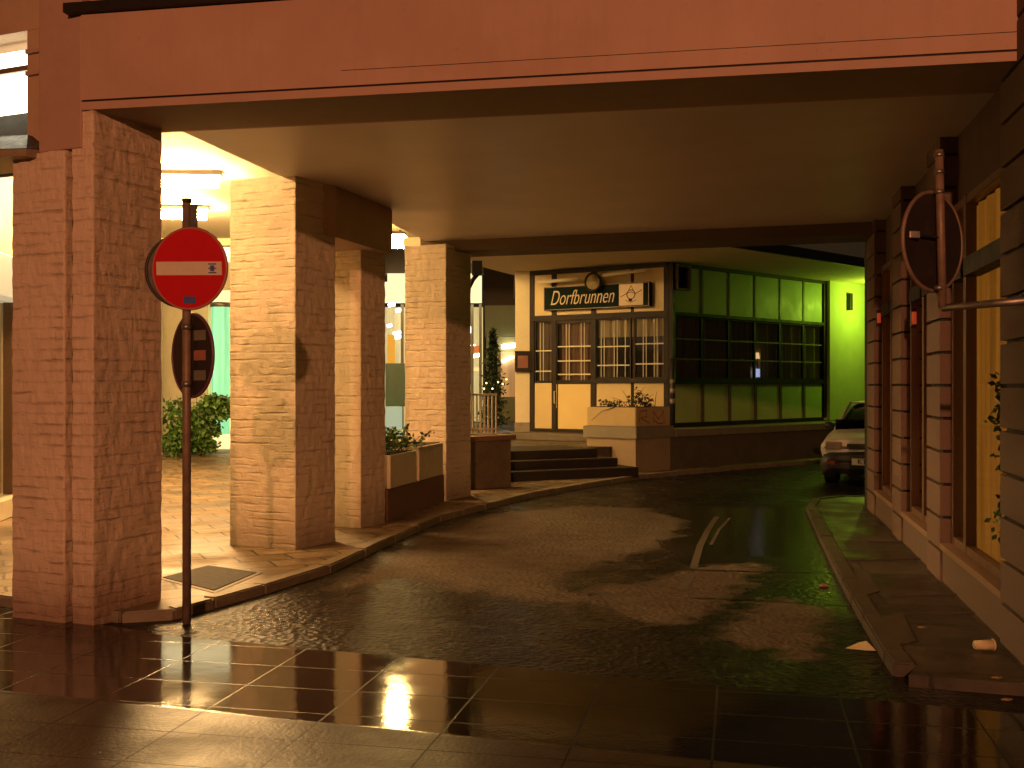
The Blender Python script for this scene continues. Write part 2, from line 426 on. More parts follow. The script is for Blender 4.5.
def flag_mat():
    """big flagstones laid along the lane; a band of them at the crossing is worn smooth and under a film of water"""
    k = NT('wet_flagstones'); o = k.obj()
    mp = k.n('ShaderNodeMapping'); mp.inputs['Rotation'].default_value = (0, 0, R(11.8)); mp.inputs['Location'].default_value = (.13, .2, 0); k.l(o, mp.inputs[0])
    b = k.n('ShaderNodeTexBrick'); b.offset = 0; k.l(mp.outputs[0], b.inputs['Vector']); b.inputs['Scale'].default_value = 1
    b.inputs['Brick Width'].default_value = .64; b.inputs['Row Height'].default_value = .42; b.inputs['Mortar Size'].default_value = .006
    b.inputs['Mortar Smooth'].default_value = .2
    b.inputs['Color1'].default_value = (1, 1, 1, 1); b.inputs['Color2'].default_value = (.7, .7, .7, 1)
    a, c = (0, 5.97-.0), (1.12, 4.79)
    sx = k.n('ShaderNodeSeparateXYZ'); k.l(o, sx.inputs[0])
    # line y = -0.303 x + 5.13 : beyond it lies the smooth band
    d = k.math('SUBTRACT', k.math('ADD', sx.outputs[1], k.math('MULTIPLY', sx.outputs[0], .303)), 5.135)
    band = k.ramp(d, [(.0, 0.0), (.035, 1.0)])
    n1 = k.noise(o, 2.2, 5); n2 = k.noise(o, 40, 4); n3 = k.noise(o, 9, 5)
    col = k.mix(b.outputs['Fac'], k.mix(.35, k.ramp(n3, [(.3, (.05, .042, .028)), (.7, (.085, .07, .045))]), b.outputs['Color'], 'MULTIPLY'), (.012, .01, .008))
    colb = k.mix(b.outputs['Fac'], k.ramp(n3, [(.3, (.008, .0065, .005)), (.7, (.014, .012, .009))]), (.006, .005, .004))
    base = k.mix(band, col, colb)
    rough = k.mix(band, k.ramp(n1, [(.35, .3), (.65, .48)]), k.ramp(n1, [(.4, .04), (.7, .1)]))
    rough = k.mix(b.outputs['Fac'], rough, .5)
    s1 = k.math('SUBTRACT', 1.0, k.math('MULTIPLY', band, .93))
    nb = k.bump(k.math('ADD', n2, k.math('MULTIPLY', n3, 1.0)), k.math('MULTIPLY', s1, .6), .006)
    nb = k.bump(k.math('SUBTRACT', 1.0, b.outputs['Fac']), .2, .003, nb)
    nb = k.bump(n1, .05, .02, nb)
    return k.set(base=base, rough=rough, normal=nb, spec=k.math('ADD', k.math('MULTIPLY', band, .6), .22))
flag = flag_mat()
struct(MB().prism([(-14, 13.4), (-3.95, 8.26), (-2.6, 7.5), (-2.42, 7.36), (2.72, 5.53), (6, 4.36), (6, -9), (-14, -9)], -.2, ZR+.008).build('pavement', flag))

# kerb and raised pavement on the left
KL = [(-14, 13.6), (-3.95, 8.36), (-2.75, 7.72)] + [ground(x, y, -.03) for x, y in
      ((175, 613), (215, 602), (265, 588), (330, 568), (395, 538), (440, 518), (485, 506), (530, 495), (580, 486), (640, 476.5), (740, 467), (820, 461))] + [(11, 27.5)]
def offset(P, d):
    out = []
    for i, p in enumerate(P):
        a = Vector(P[max(0, i-1)]); b = Vector(P[min(len(P)-1, i+1)]); t = (b-a).normalized()
        out.append((p[0]-t.y*d, p[1]+t.x*d))
    return out
def kerb(P, side, name, kmat=None):
    mb = MB(); Q = offset(P, side*.13)
    for i in range(len(P)-1):
        a, b, c, d = Vector(P[i]), Vector(P[i+1]), Vector(Q[i+1]), Vector(Q[i])
        n = max(1, round((b-a).length/.9))
        for j in range(n):
            g = .006/(b-a).length
            t0, t1 = j/n+g, (j+1)/n-g
            mb.prism([tuple(a.lerp(b, t0)), tuple(a.lerp(b, t1)), tuple(d.lerp(c, t1)), tuple(d.lerp(c, t0))], -.18, random.uniform(-.004, .004), .012)
    return struct(mb.build(name, kmat or M['kerb'])), Q
_, KLQ = kerb(KL, 1, 'kerb')
def cobble_mat(name, c0, c1, w_, h_, rot, rough=.5, bs=.6):
    k = NT(name); o = k.obj()
    mp = k.n('ShaderNodeMapping'); mp.inputs['Rotation'].default_value = (0, 0, rot); k.l(o, mp.inputs[0])
    wob = k.noise(mp.outputs[0], 2.5, 2, out='Color'); mm = k.n('ShaderNodeMixRGB'); mm.inputs[0].default_value = .05
    k.l(mp.outputs[0], mm.inputs[1]); k.l(wob, mm.inputs[2])
    b = k.n('ShaderNodeTexBrick'); k.l(mm.outputs[0], b.inputs['Vector']); b.inputs['Scale'].default_value = 1
    b.inputs['Brick Width'].default_value = w_; b.inputs['Row Height'].default_value = h_; b.inputs['Mortar Size'].default_value = .012
    b.inputs['Color1'].default_value = (1, 1, 1, 1); b.inputs['Color2'].default_value = (.5, .5, .5, 1); b.inputs['Bias'].default_value = -.1
    n = k.noise(o, 6, 5); n1 = k.noise(o, 1.2, 4); n2 = k.noise(o, 50, 3)
    col = k.mix(.8, k.ramp(n, [(.3, c0), (.7, c1)]), b.outputs['Color'], 'MULTIPLY')
    col = k.mix(k.ramp(n1, [(.45, 0.0), (.6, .6)]), col, tuple(v*.35 for v in c0))
    col = k.mix(b.outputs['Fac'], col, tuple(v*.25 for v in c0))
    r = k.ramp(n1, [(.4, min(1, rough+.2)), (.6, max(.1, rough-.15))])
    nb = k.bump(k.math('SUBTRACT', k.math('MULTIPLY', n, .7), b.outputs['Fac']), bs, .012); nb = k.bump(n2, .3, .004, nb)
    return k.set(base=col, rough=r, normal=nb)
paving = cobble_mat('old_paving', (.17, .115, .06), (.34, .24, .13), .46, .34, R(-26), .55, 1.0)
struct(MB().prism(KLQ + [(11, 45), (-40, 45), (-40, 27)], -.2, -.012).build('sidewalk', paving))

# right sidewalk
KR = [ground(x, y, -.03) for x, y in ((878, 497), (840, 497), (812, 500), (806, 507), (812, 520), (826, 550), (842, 582), (862, 618), (884, 655), (893, 668))]
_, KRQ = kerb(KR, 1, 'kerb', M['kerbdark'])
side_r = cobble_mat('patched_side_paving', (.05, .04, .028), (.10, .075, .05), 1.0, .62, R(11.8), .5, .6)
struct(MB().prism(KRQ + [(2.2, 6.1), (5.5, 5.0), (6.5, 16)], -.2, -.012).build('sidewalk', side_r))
sl = MB()
for P in ([(880, 616), (903, 612), (917, 640), (893, 645)], [(850, 572), (866, 568), (880, 590), (862, 596)]):
    sl.prism([ground(*p) for p in P], -.05, -.004, .004)
struct(sl.build('path', M['kerbdark']))
# bright worn edges between the dark slabs
sl = MB()
for a, b, t in (((890, 596), (968, 594), .035), ((905, 612), (975, 612), .03), ((868, 541), (925, 541), .03), ((850, 560), (925, 558), .03)):
    a_, b_ = ground(*a), ground(*b); sl.prism([a_, b_, (b_[0], b_[1]+t), (a_[0], a_[1]+t)], -.05, -.001, .003)
struct(sl.build('path', M['kerbdark']))

# manhole cover left
mh = thing('manhole_cover', 'dark square iron cover in a pale frame in the lit pavement at the sign pole', 'manhole', (*ground(212, 577), 0))
P = [ground(*p) for p in ((163, 577), (208, 565), (257, 572), (214, 590))]
cx = sum(p[0] for p in P)/4; cy = sum(p[1] for p in P)/4
MB().prism([(cx+(x-cx)*1.13, cy+(y-cy)*1.13) for x, y in P], -.03, -.006, .003).build('cover_frame', M['kerb'], mh)
MB().prism(P, -.02, .0, .003).build('cover_plate', plain('iron_plate', (.028, .02, .014), .8, .3, 16, .8), mh)

# ---------------------------------------------------------------- brick pillars (left row)
def col_frame(corner, yaw=25):
    d = Vector((math.cos(R(yaw)), -math.sin(R(yaw))))   # along the front face to the right
    c = Vector(corner)
    return Fr(tuple(c), tuple(c+d), (-math.sin(R(yaw)), -math.cos(R(yaw))))
def relief(o):
    b = o.modifiers.new('sub', 'SUBSURF'); b.subdivision_type = 'SIMPLE'; b.levels = 0; b.render_levels = 6
    tx = bpy.data.textures.get('rough_masonry') or bpy.data.textures.new('rough_masonry', 'CLOUDS'); tx.noise_scale = .09; tx.noise_depth = 3
    d = o.modifiers.new('relief', 'DISPLACE'); d.texture = tx; d.strength = .022; d.mid_level = .5; d.texture_coords = 'GLOBAL'
    return o
def pillar(corner, wd, dp, top, label, mat, yaw=25, extra=None):
    t = thing('brick_pillar', label, 'pillar', (*corner, 0), 0, 'painted brick pillars along the passage')
    f = col_frame(corner, yaw)
    mb = MB(); f.box(mb, -wd, 0, -dp, 0, -.13, top, .012); relief(mb.build('shaft', mat, t))
    return t, f
GA = 'painted brick pillars along the passage'
tA, fA = pillar((-2.9, 7.62), .2, .68, 3.52, 'nearest and widest brick pillar, left of the no-entry sign', M['brick_a'], 24)
mb = MB(); fA.box(mb, -.74, -.235, -.62, .03, -.13, 3.24, .012); relief(mb.build('front_pier', M['brick_a'], tA))
mb = MB(); fA.box(mb, -.235, -.2, -.6, -.04, -.13, 3.5); mb.build('dark_groove_core', M['dark'], tA)
tB, fB = pillar((-2.1, 10.67), .8, .68, 3.64, 'brightly lit brick pillar just right of the no-entry sign, second from the front', M['brick'])
tC, fC = pillar((-1.69, 12.3), .7, .52, 3.64, 'narrow lit brick pillar under the boxed ceiling drop, third from the front', M['brick'])
tD, fD = pillar((-.91, 15.2), .66, .75, 3.54, 'lit brick pillar behind the white planters, farthest of the row', M['brick'])

# ---------------------------------------------------------------- the building over the passage
pb = thing('passage_building', 'building with red lit fascia beam and low ceiling spanning over the street', 'building', (0, 7, 3.5))
ff = Fr((-2.99, 7.63), (3.6, 6.34), (0, -1))
mb = MB(); ff.box(mb, .0, ff.L+2, -.74, 0, 3.5, 3.555); mb.build('beam_edge', M['render'], pb)
mb = MB(); ff.box(mb, -.0, ff.L+2, -.74, -.012, 3.557, 3.567); mb.build('joint_line', M['dark'], pb)
mb = MB(); ff.box(mb, -.0, ff.L+2, -.74, 0, 3.569, 4.16); mb.build('fascia', M['fascia'], pb)
mb = MB(); ff.box(mb, 1.9, ff.L+2, -.02, .0015, 3.668, 3.672); mb.build('hairline', M['dark'], pb)
mb = MB(); ff.box(mb, 0, ff.L+2, -.7, -.015, 3.499, 3.4995); 
mb.build('soffit_face', M['render2'], pb)
mb = MB(); ff.box(mb, -.1, ff.L+2, -.3, .06, 4.165, 4.23); mb.build('ledge', M['dark'], pb)
mb = MB(); ff.box(mb, -.0, ff.L+2, -.6, -.1, 4.235, 6.5); mb.build('upper_wall', M['render'], pb)
ce = [(-2.74, 8.3), (-2.28, 10.55), (-1.75, 12.6), (-1.15, 15.9), (5.2, 13.8), (3.6, 6.6)]
mb = MB(); mb.prism(ce, 3.62, 3.9); mb.build('ceiling', M['ceil'], pb)
fb = Fr((-1.3, 15.6), (4.9, 13.55), (0, -1))
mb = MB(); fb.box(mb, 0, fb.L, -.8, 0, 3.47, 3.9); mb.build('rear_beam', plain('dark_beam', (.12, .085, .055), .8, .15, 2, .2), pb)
mb = MB(); mb.prism([(-2.0, 11.0), (-1.79, 11.2), (-1.38, 12.7), (-2.3, 13.0), (-2.6, 11.8)], 3.1, 3.618, .01); mb.build('boxed_drop', plain('drop_render', (.4, .27, .2), .7, .15, 3, .3), pb)
# upper pilaster over the corner pillar
mb = MB(); fA.box(mb, -.5, -.1, -.5, .012, 3.245, 6.4, .01); mb.build('pilaster', M['render'], pb)
mb = MB(); fA.box(mb, -6, -.502, -.7, -.16, 4.2, 6.4); 
fA.box(mb, -.80, -.502, -.7, -.16, 3.25, 4.198)
mb.build('side_wall', plain('side_render', (.5, .33, .22), .7, .12, 2, .3), pb)
for zz in (4.02, 3.86):
    mb = MB(); fA.box(mb, -.79, -.504, -.16, -.13, zz, zz+.03); mb.build('moulding', M['render'], pb)
wn = MB(); fA.box(wn, -2.8, -.79, -.6, -.56, 3.25, 4.2); lw_ = wn.build('window', M['dark'], pb)
mb = MB(); fA.box(mb, -2.7, -.78, -.35, -.33, 3.66, 4.13); mb.build('pane', emit('lit_window', (1, .88, .6), 5), lw_)
mb = MB(); fA.box(mb, -2.7, -.8, -.32, -.29, 3.96, 4.0); mb.build('crossbar', M['frame'], lw_)
cn = thing('canopy', 'dark edged sloping canopy sticking out left of the corner pillar', 'canopy', tuple(fA.p(-.9, 0, 3.3)))
mb = MB(); mb._hex([fA.p(-3.5, .75, 3.22), fA.p(-.5, .12, 3.2), fA.p(-.5, -.3, 3.2), fA.p(-3.5, -.3, 3.2), fA.p(-3.5, .75, 3.32), fA.p(-.5, .12, 3.25), fA.p(-.5, -.3, 3.3), fA.p(-3.5, -.3, 3.34)])
mb.build('slab', plain('canopy_panel', (.3, .22, .14), .6, .2, 4, .2), cn)
mb = MB(); mb._hex([fA.p(-3.5, .7, 3.325), fA.p(-.52, .1, 3.26), fA.p(-.52, -.3, 3.305), fA.p(-3.5, -.3, 3.345), fA.p(-3.5, .5, 3.5), fA.p(-.75, -.12, 3.42), fA.p(-.75, -.3, 3.42), fA.p(-3.5, -.3, 3.5)])
mb.build('flashing', M['iron'], cn)

# arcade beside the passage
ab = thing('arcade_roof', 'bright cream ceiling over the side arcade left of the pillars', 'roof', (-5, 15, 4.6))
mb = MB(); mb.prism([(-3.2, 8.9), (-2.75, 9.0), (-1.2, 15.5), (-1.2, 22.6), (-9.5, 22.6), (-7.5, 11.0)], 4.6, 4.9); mb.build('ceiling_panel', M['arcade'], ab)
mb = MB(); mb.box(-9.5, -1.2, 22.62, 22.9, 4.45, 5.0); mb.build('edge_beam', M['creamw'], ab)
warm = (1, .58, .22)
def ceiling_lamp(x, y, z, label, strength, L=1.3, rz=0, parent_none=True):
    t = thing('ceiling_lamp', label, 'lamp', (x, y, z), rz, 'lamps under the arcade ceiling')
    m = WM[t.name]
    MB().box(-L/2, L/2, -.12, .12, -.05, 0, .01, m).build('housing', M['white_metal'], t)
    a = m @ Vector((-L/2+.05, 0, -.14)); b = m @ Vector((L/2-.05, 0, -.14))
    MB().tube([a, b], .07, 12).build('tube', emit('lamp_tube', warm, strength), t)
    return t
ceiling_lamp(-4.5, 9.9, 4.58, 'long tube lamp of the arcade hidden left behind the corner pillar', 370, 1.2, R(60))
ceiling_lamp(-4.75, 15.5, 4.58, 'glaring tube lamp on the arcade ceiling above the no-entry sign', 650, 1.3, R(5))
ceiling_lamp(-5.7, 18.5, 4.58, 'farther tube lamp added on the arcade ceiling right behind the top of the no-entry pole', 600, 1.2, R(5))  # added to brighten the walls at the back of the arcade

# ---------------------------------------------------------------- left shop and back shop
cs = thing('corner_shop', 'cream shop front with bright name band seen left of the corner pillar', 'building', (-6.5, 15, 0))
fs = Fr((-5.3, 8.5), (-7.75, 24.4), (1, 0))
mb = MB(); fs.box(mb, 0, 3.0, -.4, 0, 0, 5); fs.box(mb, 14.6, fs.L, -.4, 0, 0, 5); fs.box(mb, 3.0, 14.6, -.4, 0, 3.15, 5); mb.build('wall', M['creamw'], cs)
mb = MB(); fs.box(mb, 3.0, 14.6, -.4, 0, 0, .22); mb.build('plinth', M['planter'], cs)
mb = MB(); fs.box(mb, 3.0, 14.6, -.4, .06, 2.62, 3.12, .01); mb.build('name_band', emit('lit_band', (1, .8, .45), .55), cs)
for i in range(5):
    mb = MB(); q = 3.05+i*2.3
    fs.box(mb, q, q+.1, -.25, -.05, .22, 2.62); fs.box(mb, q+1.15, q+1.22, -.25, -.05, .22, 2.62); fr_ = mb.build('window', M['frame'], cs)
    mb = MB(); fs.box(mb, q+.1, q+2.3, -.36, -.3, .22, 2.62); mb.build('display', curtain_mat('shop_display', (.2, .12, .05), (.4, .25, .1), (1, .6, .2), .16, 3) if i == 0 else bpy.data.materials['shop_display'], fr_)
    mb = MB(); fs.box(mb, q+.1, q+2.3, -.16, -.15, .22, 2.62); mb.build('pane', M['glass'], fr_)

bs = thing('back_shop', 'bright shop closing the arcade with lit band and greenish glass column', 'building', (-7, 27, 0))
mb = MB(); mb.box(-14, -7.35, 26.6, 27.2, 0, 8); mb.box(-7.35, -5.9, 26.6, 27.2, 3.9, 8); mb.box(-6.35, -5.9, 26.6, 27.2, 0, 3.9); mb.build('wall', M['creamw'], bs)
mb = MB(); mb.box(-9.5, -5.95, 26.45, 26.58, 4.55, 5.05, .01); mb.build('light_band', emit('light_band', (1, .8, .42), 2.6), bs)
mb = MB(); mb.box(-7.35, -6.35, 27.0, 27.1, 0, 3.9); mb.build('window_back', M['shoplit'], bs)
mb = MB(); mb.tube([(-7.02, 26.5, .4), (-7.02, 26.5, 3.45)], .22, 20); mb.build('glass_column', M['cyanlit'], bs, True)
mb = MB(); mb.tube([(-7.02, 26.5, 3.45), (-7.02, 26.5, 3.56)], .25, 20); mb.build('column_cap', M['steel'], bs, True)

def shrub(name, label, cat, c, rad, n, size, mat, stems=6, pot=None, group=None):
    t = thing(name, label, cat, c)
    mb = MB()
    for i in range(stems):
        a = random.uniform(0, 6.28); q = Vector(c)+Vector((math.cos(a)*rad[0]*random.uniform(.4, 1), math.sin(a)*rad[1]*.7, rad[2]*random.uniform(1.3, 2.1)))
        mid = Vector(c).lerp(q, .5)+Vector((0, 0, .08)); mb.tube([c, mid, q], [.015, .01, .004], 6)
    mb.build('stem', M['bark'], t)
    mb = MB()
    for i in range(13):
        cc = Vector(c)+Vector((random.uniform(-.75, .75)*rad[0], random.uniform(-.6, .6)*rad[1], rad[2]*random.uniform(.3, 1.65)))
        mb.leaves(cc, tuple(r*random.uniform(.3, .6) for r in rad), n//13, size*random.uniform(.7, 1.2))
    mb.build('foliage', mat, t)
    return t
shrub('bush', 'leafy green bush at the far wall behind the no-entry pole', 'bush', (-7.0, 24.6, 0), (.75, .55, .68), 4200, .12, M['leaf'])

# ---------------------------------------------------------------- across the square
fbd = thing('far_shop', 'brightly lit shop front across the square seen between the pillars', 'building', (-2.5, 40, 0))
mb = MB(); mb.box(-7.5, -1.05, 40, 40.6, 5.62, 10); mb.box(-7.5, -5.2, 40, 40.6, 0, 5.6); mb.build('upper_wall', plain('far_wall', (.2, .14, .09), .8, .2, 2, .2), fbd)
mb = MB()
mb.prism([(-5.2, 39.3), (-1.1, 39.3), (-1.1, 40.1), (-5.2, 40.1)], 4.55, 5.25)
mb.prism([(-4.45, 39.28), (-1.1, 39.28), (-1.1, 40.1), (-4.45, 40.1)], 5.26, 5.55)
mb.build('awning', emit('lit_awning', (1, .78, .42), 1.3), fbd)
mb = MB(); mb.box(-5.2, -1.1, 41.5, 41.6, 0, 4.5); mb.build('interior', curtain_mat('shop_glow', (.2, .18, .1), (.5, .45, .3), (1, .78, .32), .8, 1.1), fbd)
mb = MB(); mb.box(-4.55, -4.28, 40.2, 40.3, 2.2, 3.4); mb.build('poster', emit('orange_poster', (1, .42, .03), .8), fbd)
for x in (-5.1, -4.0, -2.9, -1.45, -1.15):
    mb = MB(); mb.box(x-.05, x+.05, 40.05, 40.15, 0, 4.5); mb.build('mullion', M['white_metal'], fbd)
lampmat = emit('spot_white', (1, .9, .68), 14)
lampblue = emit('spot_blue', (.55, .5, 1), 9)
spots = [(-4.42, 4.5-.02, .2), (-4.15, 4.28, .2), (-4.2, 3.45, .26), (-4.17, 3.3, .22), (-1.6, 3.6, .18), (-1.55, 3.5, .16), (-1.45, 2.95, .18), (-1.3, 2.62, .2), (-4.5, 3.72, .14)]
for i, (x, z, wd) in enumerate(spots):
    t = tag(MB().tube([(x-wd*.6, 40.4, z), (x+wd*.6, 40.4, z+.05)], .06, 8).build('shop_spotlight', lampblue if i == 8 else lampmat),
            ['upper left bright lamp in the far shop between the third and fourth pillars', 'second highest bright lamp in the far shop between the third and fourth pillars', 'broad bright lamp of the far shop beside the fourth pillar', 'lower one of the pair of broad bright lamps beside the fourth pillar', 'upper lamp of the pair in the far shop right of the fourth pillar', 'lower lamp of the pair in the far shop right of the fourth pillar', 'middle lamp in the far shop above the white railing', 'lowest lamp in the far shop above the white railing', 'small bluish lamp at the edge of the third pillar'][i], 'lamp', 'bright lamps in the far shop')
mb = MB(); mb.box(-1.8, -1.2, 40.25, 40.3, 2.75, 3.0); mb.build('red_sign', emit('red_sign', (1, .2, .03), .7), fbd)
mb = MB(); mb.box(-1.8, -1.1, 40.25, 40.3, 2.08, 2.2); mb.build('light_strip', emit('strip', (1, .65, .25), 1.2), fbd)
# dark neighbour with olive cladding
nb_ = thing('clad_building', 'dark house with olive cladded lower storey behind the restaurant pillar', 'building', (0, 34, 0))
mb = MB(); mb.box(-.88, 6, 34, 40, 4.05, 9); mb.build('upper_wall', plain('umber_wall', (.07, .045, .03), .8, .2, 2, .2), nb_)
mb = MB(); mb.box(-.84, 6, 34.1, 40, 3.08, 4.04); mb.build('cladding', plain('olive_cladding', (.22, .25, .12), .5, .15, 1.5, .1), nb_)
mb = MB(); mb.box(-.80, 6, 34.2, 40, 0, 3.07); mb.build('shop_wall', plain('olive_wall', (.25, .24, .1), .5, .2, 1.5, .1), nb_)
mb = MB(); mb.box(-.35, 0.4, 34.1, 34.18, 1.2, 2.6); mb.build('shop_window', curtain_mat('peach_glow', (.3, .2, .1), (.5, .35, .2), (1, .5, .17), .5, 2), nb_)
mb = MB(); mb.tube([(-.32, 34.0, 2.75), (.1, 34.0, 2.8)], .07, 8); mb.tube([(-.3, 34.0, 2.3), (.05, 34.0, 2.45)], .04, 8); mb.build('light_tube', lampmat, nb_)

st_ = thing('advertising_stand', 'green topped stand with pale panel behind the leafy planter', 'stand', (-3.6, 32, 0))
mb = MB(); mb.box(-3.68, -3.0, 32, 32.4, .95, 2.2, .02); mb.build('green_top', plain('green_panel', (.07, .2, .11), .4, .3, 3, .1), st_)
mb = MB(); mb.box(-3.66, -3.22, 31.95, 32.3, -.01, .94, .02); mb.build('pale_panel', emit('pale_lit_panel', (.7, .85, .55), .5), st_)

# street lamp in the square
sp = thing('street_lamp', 'glaring square street lamp above the gap between third and fourth pillars', 'lamp', (-1.8, 20, 0))
MB().tube([(-1.8, 20, 0), (-1.8, 20, 4.25)], [.06, .04], 12).build('pole', M['iron'], sp, True)
MB().tube([(-1.8, 20, 4.2), (-2.05, 20, 4.38)], .025, 8).build('arm', M['iron'], sp, True)
MB().box(-2.24, -1.94, 19.85, 20.15, 4.3, 4.36, .01).build('hood', M['iron'], sp)
mb = MB(); mb._hex([Vector(v) for v in ((-2.2, 19.88, 4.08), (-1.98, 19.88, 4.08), (-1.98, 20.12, 4.08), (-2.2, 20.12, 4.08), (-2.24, 19.85, 4.295), (-1.94, 19.85, 4.295), (-1.94, 20.15, 4.295), (-2.24, 20.15, 4.295))])
mb.build('lantern', emit('lantern_glow', (1, .62, .2), 380), sp)

# ---------------------------------------------------------------- terrace, steps, walls
T45 = .45
fw = Fr((-.74, 16.65), (-.02, 17.35), (1, -1))
lw = thing('parapet_wall', 'low brown wall with flat cap carrying the white railing beside the steps', 'wall', (-.4, 17, 0))
mb = MB(); fw.box(mb, -.05, fw.L, -.3, 0, -.02, .72); mb.build('wall_body', M['darkwall'], lw)
mb = MB(); fw.box(mb, -.1, fw.L+.08, -.36, .05, .722, .80, .01); mb.build('cap', M['stone_sill'], lw)
struct(MB().prism([(-1.0, 16.95), (-.5, 17.1), (-.2, 19.15), (1.9, 20.3), (2.6, 20.75), (5, 23.2), (5, 34), (-2.2, 34), (-1.7, 19)], -.05, T45-.004).build('terrace', cobble_mat('terrace_paving', (.1, .08, .055), (.17, .13, .085), .5, .5, 0, .55, .4)))
stp = thing('entrance_steps', 'dark stone steps leading up to the restaurant terrace', 'steps', (1, 19, 0))
fst = Fr((-.14, 18.05), (2.32, 19.25), (1, -1))
for i in range(3):
    mb = MB(); fst.box(mb, -.05, fst.L-.12-.24*i, -1.9, -.30*i, -.03 if i == 0 else .15*i+.001, .15*(i+1)-(.0 if i < 2 else -.002), .012)
    mb.build('step', plain('step_stone', (.028, .021, .014), .6, .3, 6, .5) if i == 0 else bpy.data.materials['step_stone'], stp)
mb = MB(); mb.box(0, 1.7, 21.6, 23.4, .455, .6); 
fLF = Fr((.38, 23.4), (3.06, 21.6), (-.5, -.8))
mb = MB(); fLF.box(mb, -.1, 2.4, 0, .6, .45, .59, .01); mb.build('threshold', M['plinth'], stp)

# planter wall right of the steps
pw = thing('planter_wall', 'pale rendered wall with stone cap under the window planter beside the steps', 'wall', (2, 20.6, 0))
fpw = Fr((1.4, 20.58), (2.25, 20.0), (0, -1)); fpr = Fr((2.25, 20.0), (2.97, 20.66), (1, -1))
PW = [(1.4, 20.58), (2.25, 20.0), (2.97, 20.66), (2.75, 20.92), (2.25, 20.5), (1.6, 20.92)]
def grow(P, d):
    cx_ = sum(p[0] for p in P)/len(P); cy_ = sum(p[1] for p in P)/len(P)
    return [(cx_+(x-cx_)*(1+d), cy_+(y-cy_)*(1+d)) for x, y in P]
MB().prism(PW, -.02, .598).build('wall_body', plain('pale_render', (.33, .26, .16), .8, .15, 3, .4), pw)
MB().prism(grow(PW, .09), .6, .82, .008).build('cap', M['ledge'], pw)
pl = thing('window_planter', 'pale trough with red scrawl and dry twigs under the restaurant window', 'planter', (2, 20.5, .82))
MB().prism(PW, .823, 1.17, .012).build('trough', plain('trough_cream', (.48, .38, .19), .6, .1, 4, .2), pl)
MB().prism(grow(PW, -.08), 1.1, 1.178).build('soil', M['soil'], pl)
rs = MB()
def scrawl(mb, f, pts, o, r=.012):
    mb.tube([f.p(q, o, z) for q, z in pts], r, 5)
scrawl(rs, fpr, [(.1, .9), (.12, 1.1), (.3, 1.12), (.3, 1.0), (.12, .98), (.38, .88)], .0)
scrawl(rs, fpr, [(.5, .88), (.48, 1.1), (.64, .95), (.78, 1.1), (.8, .88), (.66, .86), (.52, .92)], .0)
rs.build('scrawl', M['planterred'], pl)
mb = MB()
for i in range(16):
    q = random.uniform(.15, 1.8); b0 = (fpw.p(q, -.13, 1.17) if q < 1 else fpr.p(q-.95, -.13, 1.17)); tip = b0+Vector((random.uniform(-.35, .35), random.uniform(-.1, .1), random.uniform(.08, .1+.33*(q > .8))))
    mb.tube([b0, b0.lerp(tip, .5)+Vector((0, 0, .05)), tip], [.008, .005, .003], 5)
mb.build('dry_growth', M['bark'], pl); mb = MB()
b0 = fpw.p(.6, 0.01, 1.17); mb.tube([b0, fpw.p(.35, .04, 1.1), fpw.p(.12, .04, .92)], [.008, .006, .004], 5)
mb.build('twig', M['bark'], pl)
mb = MB()
for q, h in ((.35, .03), (.55, .02), (.95, .08), (1.1, .16), (1.25, .12), (1.4, .05)):
    mb.leaves((fpw.p(q*.95, -.13, 1.2+h) if q < 1 else fpr.p(q-.9, -.13, 1.2+h)), (.13, .1, .07+h*.6), 46, .06)
mb.build('foliage', M['twig'], pl)

# terrace side wall to the right with its ledge
tw = thing('terrace_wall', 'long dark retaining wall with stone ledge below the green lit windows', 'wall', (5, 23, 0))
ftw = Fr((2.97, 20.68), (9.6, 26.75), (1, -1))
mb = MB(); ftw.box(mb, 0, ftw.L, -.3, 0, -.1, .598); mb.build('wall_body', M['plinth'], tw)
mb = MB(); ftw.box(mb, .12, ftw.L, -.9, .07, .6, .74, .01); mb.build('ledge', M['ledge'], tw)

# ---------------------------------------------------------------- restaurant
rb = thing('restaurant', 'half timbered cream and green lit restaurant behind the steps', 'building', (3, 23, .6))
L = fLF
ps = {x: L.px(x) for x in (515, 531, 541, 553, 573, 593, 613, 632, 650, 668, 674)}
Lend = L.L
def lb(name, mat, q0, q1, o0, o1, z0, z1, parent=rb, bevel=0, f=None):
    mb = MB(); (f or L).box(mb, q0, q1, o0, o1, z0, z1, bevel); return mb.build(name, mat, parent)
# corner pillar on the left
mb = MB(); mb.box(.07, .42, 23.4, 23.85, .78, 4.0, .01); mb.build('corner_pillar', M['creamw'], rb)
mb = MB(); mb.box(.055, .435, 23.385, 23.87, .44, .778, .01); mb.build('pillar_base', M['concrete'], rb)
mb = MB(); mb.box(.06, .43, 23.32, 23.38, 1.86, 2.3, .01); mc = mb.build('menu_box', M['dark'], rb)
mb = MB(); mb.box(.12, .34, 23.3, 23.318, 1.94, 2.2); mb.build('menu_sheet', plain('menu', (.22, .09, .06), .5, .2, 6, .1), mc)
# posts and beams
for k_, x in enumerate((532.5, 554.5, 594, 670)):
    q = L.px(x); wq = .055 if k_ < 3 else .075
    lb('post', M['dark'], q-wq, q+wq, -.08, .03, .6, 3.98)
lb('top_beam', M['dark'], .02, Lend, -.08, .04, 3.9, 3.995)
lb('middle_beam', M['dark'], .02, Lend, -.08, .045, 2.93, 3.04)
lb('window_sill', M['dark'], L.px(596), Lend, -.08, .045, 1.62, 1.71)
lb('foot_beam', M['dark'], .02, Lend, -.08, .04, .6, .66)
